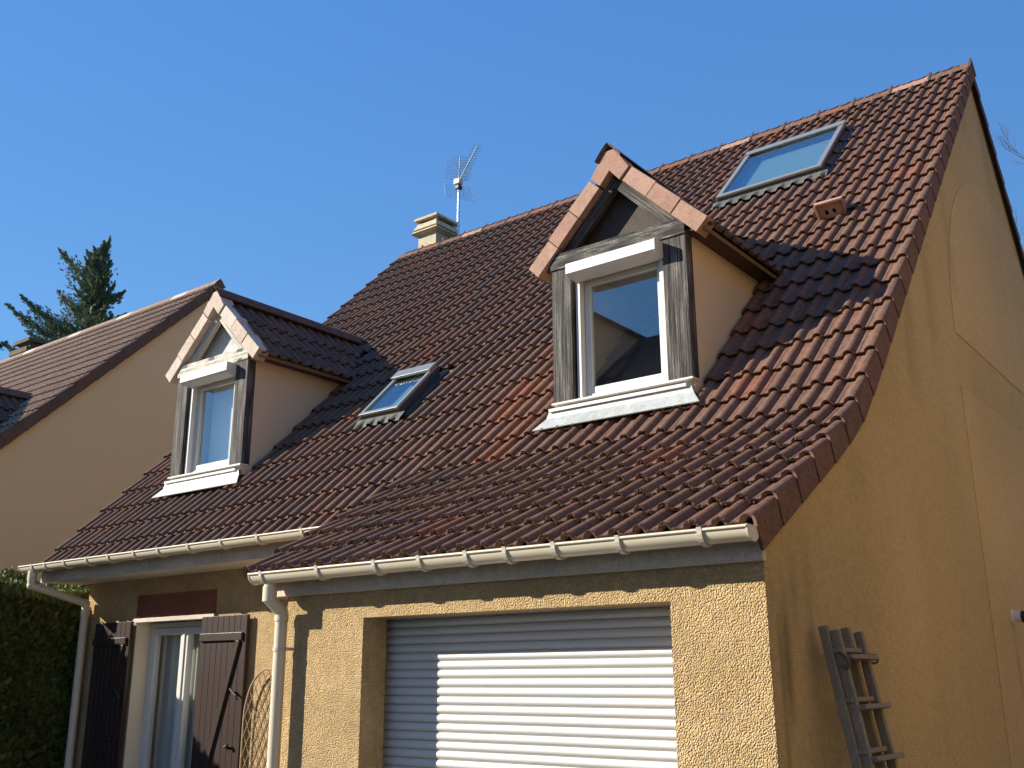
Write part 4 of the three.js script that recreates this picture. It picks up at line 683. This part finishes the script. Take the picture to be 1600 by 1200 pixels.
// ================================================================== the neighbouring house on the hedge side
{
  const nb = thing('neighbour_house', 'neighbouring house with plain ochre gable and sunlit brown roof', 'house'), XN = -12.6, RZ = -5.65, RY = 6.87, CN = 1.22;
  const eave = [0.35, CN - 0.35], back = [RZ - 5.6, RY - 5.6], X2 = -22.5;
  mesh('gable_wall', lift(extrudeX([[0.0, -EYE], [0.0, CN - 0.1], [RZ, RY - 0.12], [back[0] + 0.4, back[1] + 0.3], [back[0] + 0.4, -EYE]], XN - 0.25, XN)), M.neighbourCast, nb);
  mesh('front_wall', lift(box(X2, XN - 0.25, -EYE, 0.9, -0.25, 0)), M.neighbourCast, nb); mesh('far_wall', lift(box(X2, X2 + 0.2, -EYE, 0.9, back[0] + 0.4, -0.25)), M.neighbourCast, nb); mesh('back_wall', lift(box(X2, XN - 0.25, -EYE, 0.9, back[0] + 0.4, back[0] + 0.6)), M.neighbourCast, nb);
  const dk = [eave, [RZ, RY], back].map(([z, y]) => [z, y - 0.015]), rf = mesh('roof', lift(extrudeX([...dk, ...dk.slice().reverse().map(([z, y]) => [z, y - 0.06])], X2, XN + 0.02)), M.deck, nb);
  const U = V(1, 0, 0), n = 24, r = rng(77), pt = (t) => V(0, eave[1] + (RY - eave[1]) * t, eave[0] + (RZ - eave[0]) * t), list = [];
  for (let k = 0; k < n; k++) { const f0 = pt(k / n), f1 = pt((k + 1) / n); for (let j = 0; j < 32; j++) { const f = slopeTile(f0, f1, U, 0.03 + r() * 0.004), x = XN - 0.06 - PITCH * (2 * j + 1), o = f.o.clone().add(V(x, EYE, 0)); list.push({ o, f, gk: Math.floor(r() * 6), tone: Math.floor(r() * 3), low: k < 6 ? 1 : 0, d: o.distanceTo(camera.position) }); }
    const f = slopeTile(f0, f1, U, 0.03); place('verge_tile', vergeGeoR[k % 3], TB[k % 4], rf, f.o.clone().add(V(XN + 0.03, EYE, 0)), U, f.v, f.w, f.s * 0.97); }
  list.sort((a, b) => a.low - b.low || a.d - b.d); const far = [];
  list.forEach((t, i) => { if (i < 290) return place('roof_tile', tileGeos[t.gk], TG[t.tone], rf, t.o, U, t.f.v, t.f.w, t.f.s); const g = tileGeos[t.gk].clone().applyMatrix4(new THREE.Matrix4().makeBasis(U, t.f.v, t.f.w).scale(V(1, t.f.s, 1)).setPosition(t.o)), c = g.attributes.position.count, col = new Float32Array(c * 3); for (let q = 0; q < c; q++) col.set(greyTones[t.tone], q * 3); g.setAttribute('color', new THREE.BufferAttribute(col, 3)); far.push(g); });
  mesh('roof_tiling', mergeGeometries(far), tileVC, rf).userData.kind = 'stuff';
  ridgeRun(rf, V(XN + 0.06, RY + 0.03 + EYE, RZ), V(X2, RY + 0.03 + EYE, RZ), 0, [TG[0], TG[2], TP[1], TG[1]], false);
  // its dormer: only the right slope shows
  const xd = -13.95, zd = -0.9, aY = 4.40, hw = 0.84, eY = aY - hw, bz = CN - aY - 0.1, eb = CN - eY - 0.1;
  const db = mesh('dormer', lift(join([extrudeZ([[xd - hw + 0.2, 1.5], [xd + hw - 0.2, 1.5], [xd + hw - 0.2, eY], [xd, aY - 0.1], [xd - hw + 0.2, eY]], zd - 0.3, zd)])), M.cheek, nb);
  for (const s of [-1, 1]) {
    const o = [[xd + s * hw, eY], [xd, aY], [xd, aY - 0.06], [xd + s * hw, eY - 0.06]]; mesh('roof_board', lift(extrudeZ(s > 0 ? o.reverse() : o, bz, zd + 0.1)), M.deck, db);
    const up = V(-s, 1, 0).normalize(), u = s > 0 ? V(0, 0, -1) : V(0, 0, 1), foot = V(xd + s * (hw + 0.03), eY - 0.03, 0);
    for (let k = 0; k < 3; k++) for (let j = 0; j < 9; j++) { const z = zd + 0.08 - PITCH * (2 * j + 1), p0 = foot.clone().addScaledVector(up, k * 0.36), p1 = foot.clone().addScaledVector(up, (k + 1) * 0.36); if ((p0.y + p1.y) / 2 < CN - z - PITCH) continue; const f = slopeTile(p0, p1, u); place('roof_tile', tileGeos[(j + k) % 6], TB[(j * 3 + k) % 4], db, f.o.clone().add(V(0, EYE, z)), u, f.v, f.w); }
  }
  ridgeRun(db, V(xd, aY + 0.06 + EYE, zd + 0.1), V(xd, aY + 0.06 + EYE, bz), 0, [TB[0], TB[2]], false);
  const ch = mesh('chimney', lift(box(-20.95, -20.35, 5.5, 7.35, -6.75, -6.15)), M.chimneyDark, nb); mesh('crown_slab', lift(box(-21.05, -20.25, 7.25, 7.36, -6.85, -6.05)), M.chimneyDark, ch); mesh('cowl', lift(box(-20.9, -20.4, 7.361, 7.52, -6.7, -6.2)), M.chimneyDark, ch); mesh('cap_slab', lift(box(-21.0, -20.3, 7.521, 7.60, -6.8, -6.1)), M.chimneyDark, ch);
}

// the house across the garden, which the right dormer's window mirrors
{
  const ob = thing('house_opposite', 'house across the garden with pale gable, mirrored in the dormer window', 'house'), z0 = 10, z1 = 19, xa = -10.6, ya = 8.45, s = 0.68, xl = xa - 4.6, xr = xa + 4.6;
  mesh('wall', lift(extrudeZ([[xl, -EYE], [xr, -EYE], [xr, ya - s * 4.6], [xa, ya], [xl, ya - s * 4.6]], z0, z1)), M.cheek, ob);
  for (const q of [-1, 1]) { const o = [[xa, ya + 0.14], [xa + q * 4.9, ya + 0.14 - s * 4.9], [xa + q * 4.9, ya - 0.0 - s * 4.9], [xa, ya]]; mesh('roof_slope', lift(extrudeZ(q > 0 ? o.reverse() : o, z0 - 0.15, z1 + 0.15)), TB[0], ob); }
  // hipped wing standing in front of the gable on its right
  const P = [V(-9.0, 5.6, 8.2), V(-4.2, 5.6, 8.2), V(-4.9, 7.0, 9.6), V(-8.42, 7.0, 9.6), V(-9.0, 5.6, 9.98), V(-4.2, 5.6, 9.98)], F = [[0, 3, 2, 1], [0, 4, 3], [1, 2, 5], [3, 4, 5, 2], [0, 1, 5, 4]], q = [];
  for (const f of F) for (let k = 1; k < f.length - 1; k++) for (const i of [f[0], f[k], f[k + 1]]) q.push(P[i].x, P[i].y, P[i].z);
  const g = new THREE.BufferGeometry(); g.setAttribute('position', new THREE.Float32BufferAttribute(q, 3)); g.computeVertexNormals(); mesh('wing_roof', lift(uvBox(g)), TB[1], ob);
  mesh('wing_wall', lift(box(-8.8, -4.5, -EYE, 5.59, 8.5, 9.98)), M.cheek, ob); mesh('door', lift(box(-7.2, -6.2, -EYE, 0.5, 8.45, 8.499)), M.shutter, ob);
}

// the ochre house on the other side of the drive, out of the picture
{
  const rb = thing('house_across_drive', 'two storey ochre house across the drive facing the gable', 'house'), X0 = 4.7, Z0 = -10, Z1 = 7.5, T = 5.9;
  mesh('wall', lift(box(X0, X0 + 8, -EYE, T, Z0, Z1)), M.cast, rb);
  mesh('roof', lift(extrudeZ([[X0 - 0.35, T + 0.01], [X0 + 4, T + 3.4], [X0 + 8.35, T + 0.01]], Z0 - 0.2, Z1 + 0.2)), TB[0], rb);
  for (const [y, z] of [[3.2, -6.5], [3.2, 3.2], [0.1, -7.2]]) { const w = mesh('window', lift(box(X0 - 0.02, X0 + 0.05, y, y + 1.25, z, z + 1.1)), M.pvc, rb); mesh('pane', lift(box(X0 - 0.026, X0 - 0.021, y + 0.08, y + 1.17, z + 0.08, z + 1.02)), M.aluDark, w); }
}

// ================================================================== the ground
{
  const g = new THREE.PlaneGeometry(500, 500).rotateX(-Math.PI / 2), m = mesh('ground', uvBox(g), M.lawn, scene); m.userData.kind = 'structure'; m.userData.label = 'short lawn round the houses'; m.userData.category = 'ground';
  const d = uvBox(new THREE.BoxGeometry(24, 0.05, 22).translate(3.2, -0.015, -1.0)); const dr = mesh('driveway', d, M.ground, scene); dr.userData.kind = 'structure'; dr.userData.label = 'pale concrete drive in front of the garage'; dr.userData.category = 'driveway';
}
renderer.render(scene, camera);
